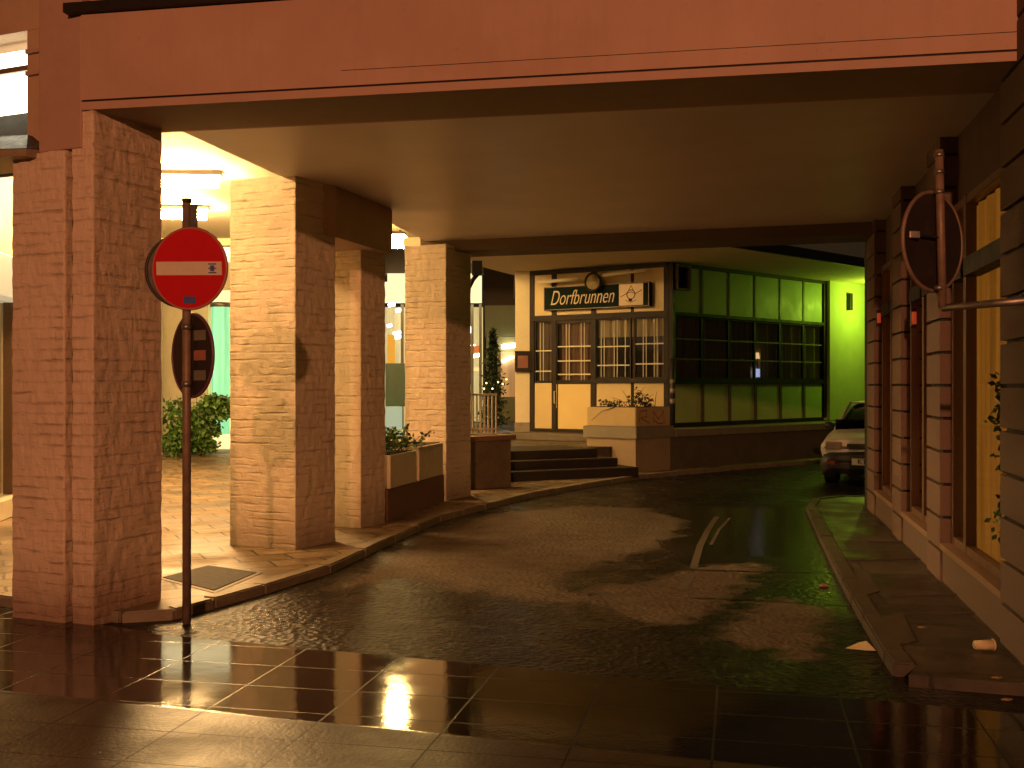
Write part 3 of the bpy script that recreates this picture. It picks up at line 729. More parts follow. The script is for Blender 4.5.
# cream panels
qs = [L.px(x) for x in (534.5, 552.5, 556.5, 592, 596, 631, 634, 667.5)]
for a, b in ((qs[0], L.px(551.5)), (L.px(556.5), L.px(631)), (L.px(634), qs[7])):
    lb('panel', M['cream'], a, b, -.06, 0, 3.045, 3.898)
for a, b, z0 in ((qs[0], qs[1], .665), (qs[4], qs[5], .665), (qs[6], qs[7], .665)):
    lb('panel', M['cream'], a, b, -.06, .0, z0, 1.62)
lb('post', M['dark'], qs[5], qs[6], -.07, .01, .66, 1.62)
lb('post', M['dark'], qs[5], qs[6], -.07, .01, 3.04, 3.9)
# narrow side light
def glazed(name, a, b, z0, z1, f, hbars, vbars, parent=rb, gm='glass', curt='curtain', ct=None, bm_='white_metal'):
    mb = MB(); fw_ = .03
    f.box(mb, a, a+fw_, -.05, .0, z0, z1); f.box(mb, b-fw_, b, -.05, .0, z0, z1); f.box(mb, a+fw_, b-fw_, -.05, .0, z0, z0+fw_); f.box(mb, a+fw_, b-fw_, -.05, .0, z1-fw_, z1)
    w_ = mb.build(name, M['dark'], parent)
    mb = MB(); f.box(mb, a+fw_, b-fw_, -.03, -.024, z0+fw_, z1-fw_); mb.build('pane', M[gm], w_)
    for z in hbars:
        mb = MB(); f.box(mb, a+fw_, b-fw_, -.022, -.004, z-.012, z+.012); mb.build('glazing_bar', M[bm_], w_)
    for v in vbars:
        mb = MB(); f.box(mb, v-.007, v+.007, -.021, -.006, z0+fw_, z1-fw_); mb.build('glazing_bar', M[bm_], w_)
    if curt:
        mb = MB(); n = max(4, int((b-a)/.035)); zz0, zz1 = ct or (z0, z1)
        for i in range(n):
            t0 = a+(b-a)*i/n; t1 = a+(b-a)*(i+1)/n
            o0 = -.12-.03*math.sin(i*1.7); o1 = -.12-.03*math.sin((i+1)*1.7)
            mb.quad(f.p(t0, o0, zz0), f.p(t1, o1, zz0), f.p(t1, o1, zz1), f.p(t0, o0, zz1))
        mb.build('curtain', M[curt], w_)
    return w_
zb = [1.6+(HY-y)*22.4/F for y in (351, 373)]
glazed('window', qs[0], qs[1], 1.64, 2.93, L, [2.3, 1.87], [L.px(540), L.px(543)], curt='curtaindark')
# the door
dr = lb('door', M['dark'], qs[2], qs[2]+.03, -.05, .01, .66, 2.93)
mb = MB(); L.box(mb, qs[3]-.03, qs[3], -.05, .01, .66, 2.93); L.box(mb, qs[2]+.03, qs[3]-.03, -.05, .01, 2.86, 2.93); L.box(mb, qs[2]+.03, qs[3]-.03, -.05, .01, 1.60, 1.68); mb.build('door_frame', M['dark'], dr)
mb = MB(); L.box(mb, qs[2]+.035, qs[3]-.035, -.045, .0, .665, 1.598, .008); mb.build('door_panel', plain('door_cream', (.68, .53, .22), .5, .06, 3, .1), dr)
mb = MB(); L.box(mb, qs[2]+.03, qs[3]-.03, -.03, -.024, 1.68, 2.86); mb.build('pane', M['glass'], dr)
for z in (2.38, 2.08, 1.8):
    mb = MB(); L.box(mb, qs[2]+.03, qs[3]-.03, -.022, -.004, z-.013, z+.013); mb.build('glazing_bar', M['white_metal'], dr)
for x in (566, 569, 581, 584):
    mb = MB(); L.box(mb, L.px(x)-.007, L.px(x)+.007, -.021, -.006, 1.68, 2.86); mb.build('glazing_bar', M['white_metal'], dr)
mb = MB(); n = 22
for i in range(n):
    t0 = qs[2]+(qs[3]-qs[2])*i/n; t1 = qs[2]+(qs[3]-qs[2])*(i+1)/n
    mb.quad(L.p(t0, -.12-.03*math.sin(i*1.7), 1.66), L.p(t1, -.12-.03*math.sin(i*1.7+1.7), 1.66), L.p(t1, -.12-.03*math.sin(i*1.7+1.7), 2.9), L.p(t0, -.12-.03*math.sin(i*1.7), 2.9))
mb.build('curtain', curtain_mat('reddish_curtain', (.12, .06, .035), (.32, .2, .12), scale=12), dr)
mb = MB(); a = L.px(556); mb.tube([L.p(a, .02, 1.45), L.p(a, .07, 1.45), L.p(a, .07, 1.2), L.p(a, .02, 1.2)], .012, 8); L.box(mb, a-.03, a+.03, .0, .02, 1.1, 1.6); mb.build('handle', M['white_metal'], dr)
# main window in two lights
glazed('window', qs[4], qs[5], 1.71, 2.93, L, [2.36, 1.98], [L.px(x) for x in (601, 604, 614, 617, 625)], curt='curtain', ct=(2.55, 2.93))
glazed('window', qs[6], qs[7], 1.71, 2.93, L, [2.4, 2.0], [L.px(x) for x in (643, 646, 654, 657)], curt='curtain', ct=(2.55, 2.93))
for a, b in ((qs[4], qs[4]+.33), (qs[5]-.12, qs[5]), (qs[6]+.35, qs[7])):
    mb = MB(); n = 10
    for i in range(n):
        t0 = a+(b-a)*i/n; t1 = a+(b-a)*(i+1)/n
        mb.quad(L.p(t0, -.2-.03*math.sin(i*1.7), 1.7), L.p(t1, -.2-.03*math.sin(i*1.7+1.7), 1.7), L.p(t1, -.2-.03*math.sin(i*1.7+1.7), 2.93), L.p(t0, -.2-.03*math.sin(i*1.7), 2.93))
    mb.build('side_curtain', M['curtaindark'], rb)
# right side front
RF = Fr((3.06, 21.6), (7.26, 25.6), (1, -1))
lb('corner_post', M['dark'], -.03, .12, -.08, .04, .78, 3.98, f=RF)
pq = [RF.px(x) for x in (702, 729, 755, 780, 803.5)]
edges = [.12]+pq+[RF.L-.06]
for i, q in enumerate(pq):
    lb('post', plain('green_post', (.10, .09, .05), .5, .2, 6, .1) if i == 0 else bpy.data.materials['green_post'], q-.04, q+.04, -.07, .03, .82, 1.61, f=RF)
    lb('post', bpy.data.materials['green_post'], q-.03, q+.03, -.07, .015, 3.03, 3.93, f=RF)
lb('corner_post', M['dark'], RF.L-.06, RF.L+.06, -.08, .04, .82, 3.98, f=RF)
lb('foot_beam', M['dark'], .12, RF.L-.06, -.08, .035, .755, .825, f=RF)
lb('top_beam', M['dark'], .12, RF.L-.06, -.08, .035, 3.93, 3.99, f=RF)
lb('lower_rail', M['dark'], .12, RF.L-.06, -.08, .04, 1.61, 1.69, f=RF)
lb('upper_rail', M['dark'], .12, RF.L-.06, -.08, .04, 2.96, 3.025, f=RF)
for i in range(6):
    a, b = edges[i]+.03, edges[i+1]-.03
    if i == 0: a -= .03
    lb('panel', M['greenp'], a+.012, b-.012, -.06, .0, .83, 1.605, f=RF)
    lb('panel', M['greenp'], a, b, -.06, .0, 3.03, 3.925, f=RF)
    glazed('window', a-.03, b+.03, 1.69, 2.96, RF, [2.5, 2.1], [], gm='glassdark', curt='curtain', bm_='ledge')
# green end wall
ew = Fr(RF.xy(RF.L+.06, .12), RF.xy(RF.L+5.5, .12), (1, -1))
mb = MB(); ew.box(mb, .0, 5.5, -.5, 0, .755, 4.0); mb.build('end_wall', plain('pale_end_wall', (.55, .58, .3), .7, .08, 3, .2), rb)
mb = MB(); ew.box(mb, .75, .87, 0, .1, 3.35, 3.75, .01); mb.build('wall_box', M['iron'], rb)
# interior
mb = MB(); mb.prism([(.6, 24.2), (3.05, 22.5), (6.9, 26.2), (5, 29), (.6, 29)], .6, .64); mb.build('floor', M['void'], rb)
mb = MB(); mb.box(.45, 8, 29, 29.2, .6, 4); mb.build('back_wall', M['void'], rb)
mb = MB(); mb.prism([(.05, 24.3), (-1.9, 19.2), (2.55, 17.75), (3.6, 18.95), (11, 26.3), (11, 31), (.05, 31)], 4.0, 4.15); mb.build('roof', plain('roof_soffit', (.62, .52, .34), .7, .12, 2, .2), rb)
mb = MB(); fe = Fr((3.6, 18.95), (11, 26.3), (1, -1)); fe.box(mb, 0, fe.L, .0, .05, 3.98, 4.17); mb.build('gutter', M['iron'], rb)
# vent box at the corner
vb = thing('wall_vent', 'small pale framed vent box under the eaves at the restaurant corner', 'vent', tuple(RF.p(.3, .03, 3.6)))
mb = MB(); 
for a, b, c, d in ((.1, .14, 3.45, 3.95), (.5, .55, 3.45, 3.95), (.14, .5, 3.45, 3.49), (.14, .5, 3.91, 3.95)): RF.box(mb, a, b, .045, .16, c, d)
mb.build('vent_frame', M['frame'], vb)
mb = MB(); RF.box(mb, .14, .5, .045, .07, 3.49, 3.91)
for i in range(6): RF.box(mb, .145, .495, .075, .11, 3.5+i*.068, 3.52+i*.068)
mb.build('louvre', M['dark'], vb)
# glowing bodies added to stand for lamp reflections in the window glass
mo = tag(MB().box(-.12, .12, -.02, .02, -.09, .09, .01, Matrix.Translation(RF.p(RF.px(759), -.075, 1.84)) @ Matrix.Rotation(math.atan2(RF.d.y, RF.d.x), 4, 'Z')).build('window_glint', emit('blue_glint_glow', (.5, .6, 1), 1.3)), 'small bluish glow added for a lamp reflection in the green lit window', 'window_glint')
tl = thing('warm_glint', 'small warm glow added for a lamp reflection in the green lit window', 'lamp', tuple(RF.p(RF.px(761), -.1, 2.2)))  # warm body added in place of a reflection on the pane
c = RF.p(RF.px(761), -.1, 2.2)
MB().tube([c+Vector((0, 0, -.05)), c+Vector((0, 0, .08))], [.06, .04], 16).build('glint_body', emit('warm_glint_glow', (1, .6, .25), 1.6), tl, True)
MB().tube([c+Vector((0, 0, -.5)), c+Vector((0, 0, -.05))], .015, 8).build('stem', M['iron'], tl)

# sign board
sg = thing('restaurant_sign', 'long dark board reading Dorfbrunnen with emblem panel above the restaurant door', 'sign', tuple(L.p(1.3, .1, 3.3)))
qa, qb = L.px(545, .12), L.px(650.5, .12)
mb = MB(); L.box(mb, qa, qb, .05, .17, 3.13, 3.62, .01); mb.build('board', M['signgreen'], sg)
mb = MB()
for z in (3.135, 3.6): L.box(mb, qa+.01, qb-.01, .165, .178, z, z+.014)
for q in (qa+.005, qb-.02): L.box(mb, q, q+.014, .165, .178, 3.135, 3.614)
mb.build('trim', M['frame'], sg)
def on_wall(f, q, o, z):
    x = Vector((f.d.x, f.d.y, 0)); n = Vector((f.n.x, f.n.y, 0))
    if x.cross(Vector((0, 0, 1))).dot(n) < 0: x = -x
    return Matrix(((x.x, 0, n.x, 0), (x.y, 0, n.y, 0), (0, 1, 0, 0), (0, 0, 0, 1))).copy(), f.p(q, o, z)
m4, p0 = on_wall(L, L.px(581, .18), .173, 3.37)
text_mesh('Dorfbrunnen', .345, Matrix.Translation(p0) @ m4 @ Matrix.Diagonal((.82, 1.25, 1, 1)), 'lettering', M['gold'], sg, shear=.38, bold=-.003)
ea, eb = L.px(619, .18), L.px(643, .18)
mb = MB(); L.box(mb, ea, eb, .165, .18, 3.165, 3.59); em = mb.build('emblem_panel', plain('emblem_cream', (.66, .5, .3), .4, .08, 6, .05), sg)
mb = MB(); ec = (ea+eb)/2
mb.ring(L.p(ec, .183, 3.38), (L.n.x, L.n.y, 0), .09, .008, 24)
mb.tube([L.p(ea+.04, .183, 3.34), L.p(ec-.1, .183, 3.4), L.p(ec, .183, 3.43), L.p(ec+.1, .183, 3.39), L.p(eb-.02, .183, 3.46)], .007, 5)
mb.tube([L.p(ec-.05, .183, 3.47), L.p(ec, .183, 3.56), L.p(ec+.05, .183, 3.47)], .006, 5)
mb.ball(L.p(ec, .183, 3.27), .05, (1, .3, .6)); mb.tube([L.p(ec-.12, .183, 3.27), L.p(ec, .183, 3.22), L.p(ec+.12, .183, 3.27)], .006, 5)
mb.build('emblem', M['iron'], em)
# round lamp and tube lamps above the board
rl = thing('round_sign', 'round dull disc sign hanging over the top edge of the long restaurant board', 'sign', tuple(L.p(1.2, .2, 3.7)))
c = L.p(L.px(594, .25), .25, 3.66)
nn = Vector((L.n.x, L.n.y, 0))
mb = MB(); mb.disc(c, nn, .17, .1, 32); mb.build('disc', plain('disc_face', (.42, .36, .18), .5, .3, 7, .1), rl, True)
mb = MB(); mb.ring(c+nn*.05, nn, .175, .022, 32); mb.build('rim', M['dark'], rl, True)
mb = MB(); mb.tube([c+Vector((0, 0, .17)), c+Vector((0, 0, .24))-nn*.2], .012, 6); mb.build('bracket', M['iron'], rl)
for a, b, z0, z1, lab in ((538, 579, 3.72, 3.735, 'left thin tube lamp over the restaurant board'), (603, 646, 3.78, 3.83, 'right and longer thin tube lamp over the restaurant board')):
    t = thing('tube_lamp', lab, 'lamp', tuple(L.p(L.px((a+b)/2), .3, 3.75)), 0, 'unlit tube lamps over the sign')
    pa, pb_ = L.p(L.px(a, .3), .3, z0), L.p(L.px(b, .3), .3, z1)
    MB().tube([pa, pb_], .035, 10).build('tube', plain('tube_glass', (.85, .8, .62), .4, .05, 8, 0), t, True)
    md = (pa+pb_)/2; MB().tube([md, md-nn*.3+Vector((0, 0, .05))], .012, 6).build('bracket', M['iron'], t)
dp_ = thing('drainpipe', 'dark downpipe with pale stickers on the restaurant corner', 'pipe', tuple(RF.p(-.02, .1, .8)))
cpt = RF.p(.02, .1, 0)
MB().tube([cpt+Vector((0, 0, .8)), cpt+Vector((0, 0, 2.1))], .05, 12).build('pipe', M['iron'], dp_, True)
for z in (1.22, 1.42, 1.6):
    MB().tube([cpt+Vector((0, 0, z)), cpt+Vector((0, 0, z+.09))], .053, 12).build('sticker', M['ledge'], dp_, True)

# low wall with planters between third and fourth pillars
lwp = thing('low_wall', 'low brown wall carrying white planters between third and fourth pillars', 'wall', (-1.2, 14, 0))
fl = Fr((-1.46, 12.9), (-.93, 15.1), (1, 0))
mb = MB(); fl.box(mb, 0, fl.L, -.34, 0, -.02, .36, .01); mb.build('wall_body', plain('redbrown_wall', (.2, .1, .075), .8, .25, 4, .5), lwp)
for i, (q0, q1, z1, lab) in enumerate(((.05, 1.0, .76, 'white trough with ferny green plants beside the third pillar'), (1.12, 2.15, .80, 'white empty looking trough against the fourth pillar'))):
    t = thing('planter', lab, 'planter', tuple(fl.p(q0, -.1, .36)), 0, 'white planters on the low wall')
    mb = MB(); fl.box(mb, q0, q1, -.33, .02, .365, z1, .015); mb.build('trough', M['planter'], t)
    mb = MB(); fl.box(mb, q0+.04, q1-.04, -.29, -.02, z1+.001, z1+.008); mb.build('soil', M['soil'], t)
    if i == 0:
        mb = MB(); st2 = MB()
        for j in range(46):
            b0 = fl.p(random.uniform(q0+.05, q1-.05), random.uniform(-.28, -.03), z1)
            tip = b0+Vector((random.uniform(-.3, .42), random.uniform(-.3, .3), random.uniform(.05, .3)))
            st2.tube([b0, b0.lerp(tip, .5)+Vector((0, 0, .07)), tip], [.004, .003, .002], 4)
            for u in range(9): mb.leaves(b0.lerp(tip, .3+.08*u)+Vector((0, 0, .04)), (.03, .03, .02), 2, .06, .3, 0)
        st2.build('stem', M['bark'], t); mb.build('foliage', M['leaf'], t)

# white railing on the parapet
rl = thing('railing', 'short white metal railing on the low wall right of the fourth pillar', 'railing', (-.5, 17.3, .8))
frl = Fr((-.74, 17.1), (-.24, 17.32), (1, -1))
for z in (1.42, .88, .8+.0):
    mb = MB(); frl.box(mb, 0, frl.L, -.02, .02, z, z+.03, .004); mb.build('rail', M['white_metal'], rl)
for i in range(9):
    mb = MB(); q = .012+i*(frl.L-.024)/8; frl.box(mb, q-.011, q+.011, -.012, .012, .8, 1.42); mb.build('bar', M['white_metal'], rl)

# potted conifer with lights
cf = thing('conifer', 'slim dark conifer with small warm lights behind the white railing', 'tree', (-.42, 24, .45))
MB().tube([(-.42, 24, .45), (-.42, 24, 2.6)], [.04, .01], 8).build('trunk', M['bark'], cf)
mb = MB()
for j in range(60):
    z = .75+2.0*(j/60); rr = .42*(1-j/66)*random.uniform(.6, 1.05)
    mb.leaves((-.42+random.uniform(-.3, .3)*rr, 24+random.uniform(-.3, .3)*rr, z), (rr, rr, .1), 48, .09, .22, .1)
mb.build('crown', M['leafdark'], cf)
mb = MB()
for x, z in ((-.55, 1.62), (-.3, 1.64), (-.42, 1.5), (-.2, 1.6), (-.12, 1.7), (-.6, 1.5)):
    mb.ball((x, 23.62, z), .018, u=8, v=6)
mb.build('fairy_lights', emit('fairy', (1, .5, .15), 6), cf)

# bracket lamp by the fourth pillar
bl = thing('bracket_lamp', 'black curved iron bracket with small box hanging right of the fourth pillar', 'lamp', (-.55, 17, 3.1))
MB().tube([(-.78, 17, 3.02), (-.66, 17, 3.1), (-.6, 17, 3.22), (-.53, 17, 3.3)], .035, 8).build('bracket', M['iron'], bl, True)
MB().box(-.62, -.46, 16.92, 17.08, 3.28, 3.5, .01).build('housing', M['iron'], bl)

# ---------------------------------------------------------------- right building
rbd = thing('colonnade_building', 'dark red building with grooved stone pillars along the right side', 'building', (3.5, 9, 0))
RW = Fr((3.5, 9.0), (3.5+.206*3, 9.0+.979*3), (-1, 0))
def grooved(name, mat, s0, s1, o0, o1, z0, z1, parent, first=None, course=.27, group=None):
    mb = MB(); RW.box(mb, s0+.03, s1-.03, o0+.012, o1-.034, z0, z1); mb.build('dark_groove_core', M['dark'], parent); mb = MB()  # set-back core coloured dark to put shade into the grooves
    z = z0
    while z < z1-.02:
        zt = min(z1, z+course-.024); RW.box(mb, s0, s1, o0, o1, z, zt, .006); z += course
    return mb.build(name, mat, parent)
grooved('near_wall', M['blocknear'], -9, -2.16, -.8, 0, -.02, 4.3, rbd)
for k_, (a, b) in enumerate(((0, .66), (2.28, 2.95), (4.62, 5.4))):
    t = thing('stone_pillar', ['grooved stone pillar nearest the round sign on the right', 'middle grooved stone pillar on the right side', 'farthest grooved stone pillar in front of the parked car'][k_], 'pillar', tuple(RW.p(a, 0, 0)), 0, 'grooved stone pillars on the right')
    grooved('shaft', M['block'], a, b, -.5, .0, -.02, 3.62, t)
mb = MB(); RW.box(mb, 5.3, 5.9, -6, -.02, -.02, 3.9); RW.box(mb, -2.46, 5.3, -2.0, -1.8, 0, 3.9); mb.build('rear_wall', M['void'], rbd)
mb = MB(); RW.box(mb, -2.46, 5.3, -.5, -.14, 3.05, 4.0); mb.build('lintel', plain('dark_lintel', (.1, .06, .045), .7, .2, 4, .3), rbd)
for i, (a, b) in enumerate(((-2.16, 0), (.66, 2.28), (2.95, 4.62))):
    mb = MB(); RW.box(mb, a, b, -.5, -.02, -.02, .25, .008); mb.build('plinth', M['blocknear'], rbd)
    mb = MB(); RW.box(mb, a, b, -.4, .0, .252, .30, .006); mb.build('sill', M['stone_sill'], rbd)
    mid = RW.px(970, -.13) if i == 0 else (a+b)/2
    mb = MB()
    for q0, q1 in ((a, a+.06), (b-.07, b), (mid-.05, mid+.05)): RW.box(mb, q0, q1, -.17, -.09, .302, 3.05, .004)
    for z in (.302, 2.98): RW.box(mb, a+.06, b-.07, -.165, -.095, z, z+.06)
    wn = mb.build('window', M['frame'], rbd)
    mb = MB(); RW.box(mb, a+.06, mid-.05, -.19, -.07, 2.42, 2.56, .004); RW.box(mb, mid+.05, b-.07, -.19, -.07, 2.42, 2.56, .004); mb.build('transom', M['dark'], wn)
    mb = MB(); RW.box(mb, a+.06, mid-.05, -.14, -.135, .362, 2.98); RW.box(mb, mid+.05, b-.07, -.14, -.135, .362, 2.98); mb.build('pane', M['glass'], wn)
    mb = MB(); nn_ = int((b-a)/.06)
    for j in range(nn_):
        t0 = a+(b-a)*j/nn_; t1 = a+(b-a)*(j+1)/nn_
        mb.quad(RW.p(t0, -.215-.012*math.sin(j*1.3), .3), RW.p(t1, -.215-.012*math.sin(j*1.3+1.3), .3), RW.p(t1, -.215-.012*math.sin(j*1.3+1.3), 3.0), RW.p(t0, -.215-.012*math.sin(j*1.3), 3.0))
    mb.build('curtain', M['amber'] if i == 0 else M['amberdim'], wn)
# tall plant behind the near window
pt = thing('potted_plant', 'tall dark leafy plant standing inside the amber window on the right', 'plant', tuple(RW.p(-1.75, -.48, .3)))
c = RW.p(-1.95, -.175, .3)
MB().tube([c, c+Vector((0, 0, .22))], [.025, .035], 16).build('pot', plain('red_pot', (.4, .06, .03), .4, .1, 5, .1), pt, True)
MB().tube([c+Vector((0, 0, .2)), c+Vector((.02, 0, 1.4))], [.014, .006], 6).build('stem', M['bark'], pt)
mb = MB()
for j in range(12): mb.leaves(RW.p(-1.85+random.uniform(-.25, .35), -.165, .62+j*.09), (.13, .02, .1), 60, .05, .3)
mb.build('foliage', M['leaf'], pt)
# red glowing bodies added to stand for red reflections in the far windows
for i, (x, lab) in enumerate(((879, 'small red glow added for a reflection in the window between the two far stone pillars'), (914, 'small red glow added for a reflection in the window beside the middle stone pillar'))):
    q = RW.px(x, -.05); p_ = RW.p(q, -.05, zat(318, RW.p(q, -.05, 0).y))
    t = thing('red_glint', lab, 'lamp', tuple(p_), 0, 'added red glints on the window frames')
    MB().box(-.03, .03, .012, .03, -.1, .1, .005, Matrix.Translation(p_)).build('housing', M['iron'], t)
    MB().tube([p_+Vector((0, 0, -.06)), p_+Vector((0, 0, .06))], .022, 10).build('lens', emit('red_glint_glow', (1, .09, .02), .3), t, True)

# ---------------------------------------------------------------- signs
ns = thing('no_entry_sign', 'red round no-entry sign with pale bar on a tall pole at the kerb', 'sign', (-2.28, 7.72, 0))
px_, py_ = -2.283, 7.72
MB().tube([(px_, py_, -.1), (px_, py_, 2.87)], .03, 16).build('pole', M['rust'], ns, True)
MB().tube([(px_, py_, 2.87), (px_, py_, 2.9)], .034, 16).build('pole_cap', M['iron'], ns, True)
MB().box(.0, .075, -.008, .008, 2.6, 2.86, .003, Matrix.Translation((px_, py_, 0))).build('clamp_plate', M['iron'], ns)
ang = R(-27); dn = Vector((math.sin(ang)*-1, -math.cos(ang), 0))
dn = Vector((-.22, -.975, 0)).normalized()
def disc_sign(c, n, r, parent, face, backm, rim):
    c = Vector(c); n = n.normalized()
    d = MB().disc(c, n, r, .012, 64).build('sign_back', backm, parent)
    MB().ring(c, n, r, .012, 64).build('rim', rim, parent, True)
    if face: MB().disc(c+n*.0085, n, r-.004, .004, 64).build('sign_face', face, parent)
    return d
c = Vector((px_+.035, py_-.046, 2.405)); Rr = .28
disc_sign(c, dn, Rr, ns, M['red'], M['signback'], M['rim'])
xa = Vector((0, 0, 1)).cross(-dn).normalized()*-1
xa = Vector((-dn.y, dn.x, 0)).normalized()
zt = Vector((0, 0, 1))-xa*.03
mb = MB(); Mx = Matrix(((xa.x, dn.x, zt.x, c.x), (xa.y, dn.y, zt.y, c.y), (xa.z-.02, dn.z, zt.z, c.z), (0, 0, 0, 1)))
mb.box(-.25, .25, .0115, .0145, -.047, .047, 0, Mx).build('bar', M['white'], ns)
mb = MB()
for a, b in ((-.03, -.03), (.03, .03)): mb.box(.15, .21, .016, .018, a-.004, a+.004, 0, Mx)
mb.box(.165, .195, .016, .018, -.02, .02, 0, Mx); mb.box(.15, .21, .016, .0175, -.004, .004, 0, Mx)
mb.build('scribble', M['blue'], ns)
MB().box(-.045, .045, .0115, .014, -.245, -.195, 0, Mx).build('sticker', M['blue'], ns)
for z in (2.25, 2.55): MB().tube([(px_, py_, z-.02), (px_, py_, z+.02)], .037, 16).build('clamp', M['steel'], ns, True)
# companion disc behind, seen edge on
disc_sign((-2.325, 7.80, 2.40), Vector((-.25, .97, 0)), .255, ns, None, M['signback'], M['signback'])
s2 = thing('round_sign', 'dark back of a round sign turned sideways on the pole below the no-entry sign', 'sign', (-2.25, 7.75, 1.8))
n2 = Vector((.88, .47, 0)).normalized(); n2 = Vector((math.cos(R(12)), -math.sin(R(12))*-1, 0))
n2 = Vector((.72, .70, 0)).normalized()
n2 = Vector((-.93, -.1, 0)).normalized()
c2 = Vector((px_, py_, 1.80))+Vector((.72, .70, 0))*.045
disc_sign(c2, Vector((-.72, -.70, 0)), .29, s2, None, M['signback'], plain('violet_rim', (.16, .06, .1), .4, .1, 8, .1))
n_ = Vector((-.72, -.70, 0)).normalized(); t_ = Vector((-n_.y, n_.x, 0))
for dz, m_ in ((.14, 'ledge'), (0, 'rim'), (-.14, 'ledge')):
    mx = Matrix(((t_.x, n_.x, 0, c2.x), (t_.y, n_.y, 0, c2.y), (0, 0, 1, c2.z+dz), (0, 0, 0, 1)))
    MB().box(.04, .2, .008, .012, -.035, .035, 0, mx).build('sticker', M[m_], s2)
for z in (1.6, 2.0): MB().tube([(px_, py_, z-.02), (px_, py_, z+.02)], .036, 16).build('clamp', M['steel'], s2, True)

rs_ = thing('bracket_sign', 'round sign seen from behind on an angled steel pipe fixed to the right wall', 'sign', (2.5, 6.4, 1.6))
pY = 6.35; pX = (939-512)/F*pY
zb_ = zat(308, pY); zt_ = zat(150, pY)
wq = RW.p(RW.px(1021), 0, 0); 
MB().tube([(pX+.02, pY, zb_), (pX-.0, pY, zt_)], .024, 14).build('pipe', M['rust'], rs_, True)
endp = RW.p(-3.1, -.0, zb_+.02)
MB().tube([(pX+.02, pY, zb_), endp], .022, 12).build('arm', M['steel'], rs_, True)
MB().box(-.06, .06, -.06, .0, -.08, .08, .005, Matrix.Translation(endp) @ RW.mat().to_3x3().to_4x4()).build('wall_plate', M['steel'], rs_)
for z in (zat(155, pY), zat(192, pY), zat(172, pY), zat(288, pY)): MB().tube([(pX, pY, z-.012), (pX, pY, z+.012)], .029, 14).build('clamp', M['steel'], rs_, True)
sc = Vector((pX-.02, pY+.08, zat(241, pY)))
sn = Vector((.62, -.78, 0)); 
# disc normal: 56 degrees away from the line of sight
v_ = Vector((sc.x, sc.y, 0)).normalized(); sn = (Matrix.Rotation(R(56), 3, 'Z') @ (-v_)); sc = Vector((pX, pY, zat(241, pY)))-sn*.04
disc_sign(sc, sn, .285, rs_, None, M['signback'], M['rust'])
side = Vector((-sn.y, sn.x, 0)).normalized()
if side.x > 0: side = -side
MB().box(-.03, .03, -.02, .02, -.02, .02, .004, Matrix.Translation(sc+side*.2+Vector((0, -.03, .02)))).build('bolt', M['steel'], rs_)
MB().tube([sc+side*.19+Vector((0, -.03, .02)), (pX, pY, sc.z+.02)], .008, 6).build('brace', M['iron'], rs_)

# ---------------------------------------------------------------- parked car
car = thing('parked_car', 'silver car with black bumper facing us behind the last stone pillar', 'car', (6.37, 19.03, ZR), R(-26))
CM = WM[car.name]
def loft(st, name, mat, smooth=True):
    """st: list of (y, halfwidth, zlow, zmid, ztop, crown); ring of points around"""
    bm = MB(); rings = []
    for y, hw, z0, z1, z2 in st:
        pts = [(-hw*.96, z0), (-hw, z0+.12), (-hw, z1), (-hw*.93, z2-.04), (-hw*.8, z2), (0, z2+.03), (hw*.8, z2), (hw*.93, z2-.04), (hw, z1), (hw, z0+.12), (hw*.96, z0)]
        rings.append([bm.bm.verts.new(CM @ Vector((x, y, z))) for x, z in pts])
    n = len(rings[0])
    for i in range(len(rings)-1):
        for j in range(n-1): bm.bm.faces.new((rings[i][j], rings[i][j+1], rings[i+1][j+1], rings[i+1][j]))
        bm.bm.faces.new((rings[i][n-1], rings[i][0], rings[i+1][0], rings[i+1][n-1]))
    bm.bm.faces.new(rings[0]); bm.bm.faces.new(rings[-1][::-1])
    return bm.build(name, mat, car, smooth, .015)
y0 = -1.25
loft([(y0-.0, .72, .52, .62, .74), (y0+.12, .80, .45, .66, .78), (y0+.6, .83, .3, .72, .85), (y0+1.15, .84, .28, .77, .91), (y0+2.8, .84, .28, .8, .93), (y0+3.7, .8, .35, .8, .95), (y0+3.85, .72, .45, .7, .85)], 'body', M['paint'])
loft([(y0+1.0, .70, .86, .88, .9), (y0+1.85, .62, .88, 1.2, 1.31), (y0+2.3, .62, .9, 1.24, 1.34), (y0+3.2, .6, .9, 1.2, 1.3), (y0+3.75, .66, .88, .9, .92)], 'windows', M['carglass'])
mb = MB(); mb.box(-.6, .6, y0+1.85, y0+3.2, 1.33, 1.36, .012, CM); mb.build('roof', M['paint'], car)
loft([(y0-.12, .66, .3, .4, .5), (y0-.02, .78, .2, .4, .55), (y0+.25, .835, .2, .4, .56)], 'bumper', M['plastic'])
mb = MB(); mb.box(-.36, .36, y0-.03, y0+.05, .615, .70, .01, CM); mb.build('grille', M['plastic'], car)
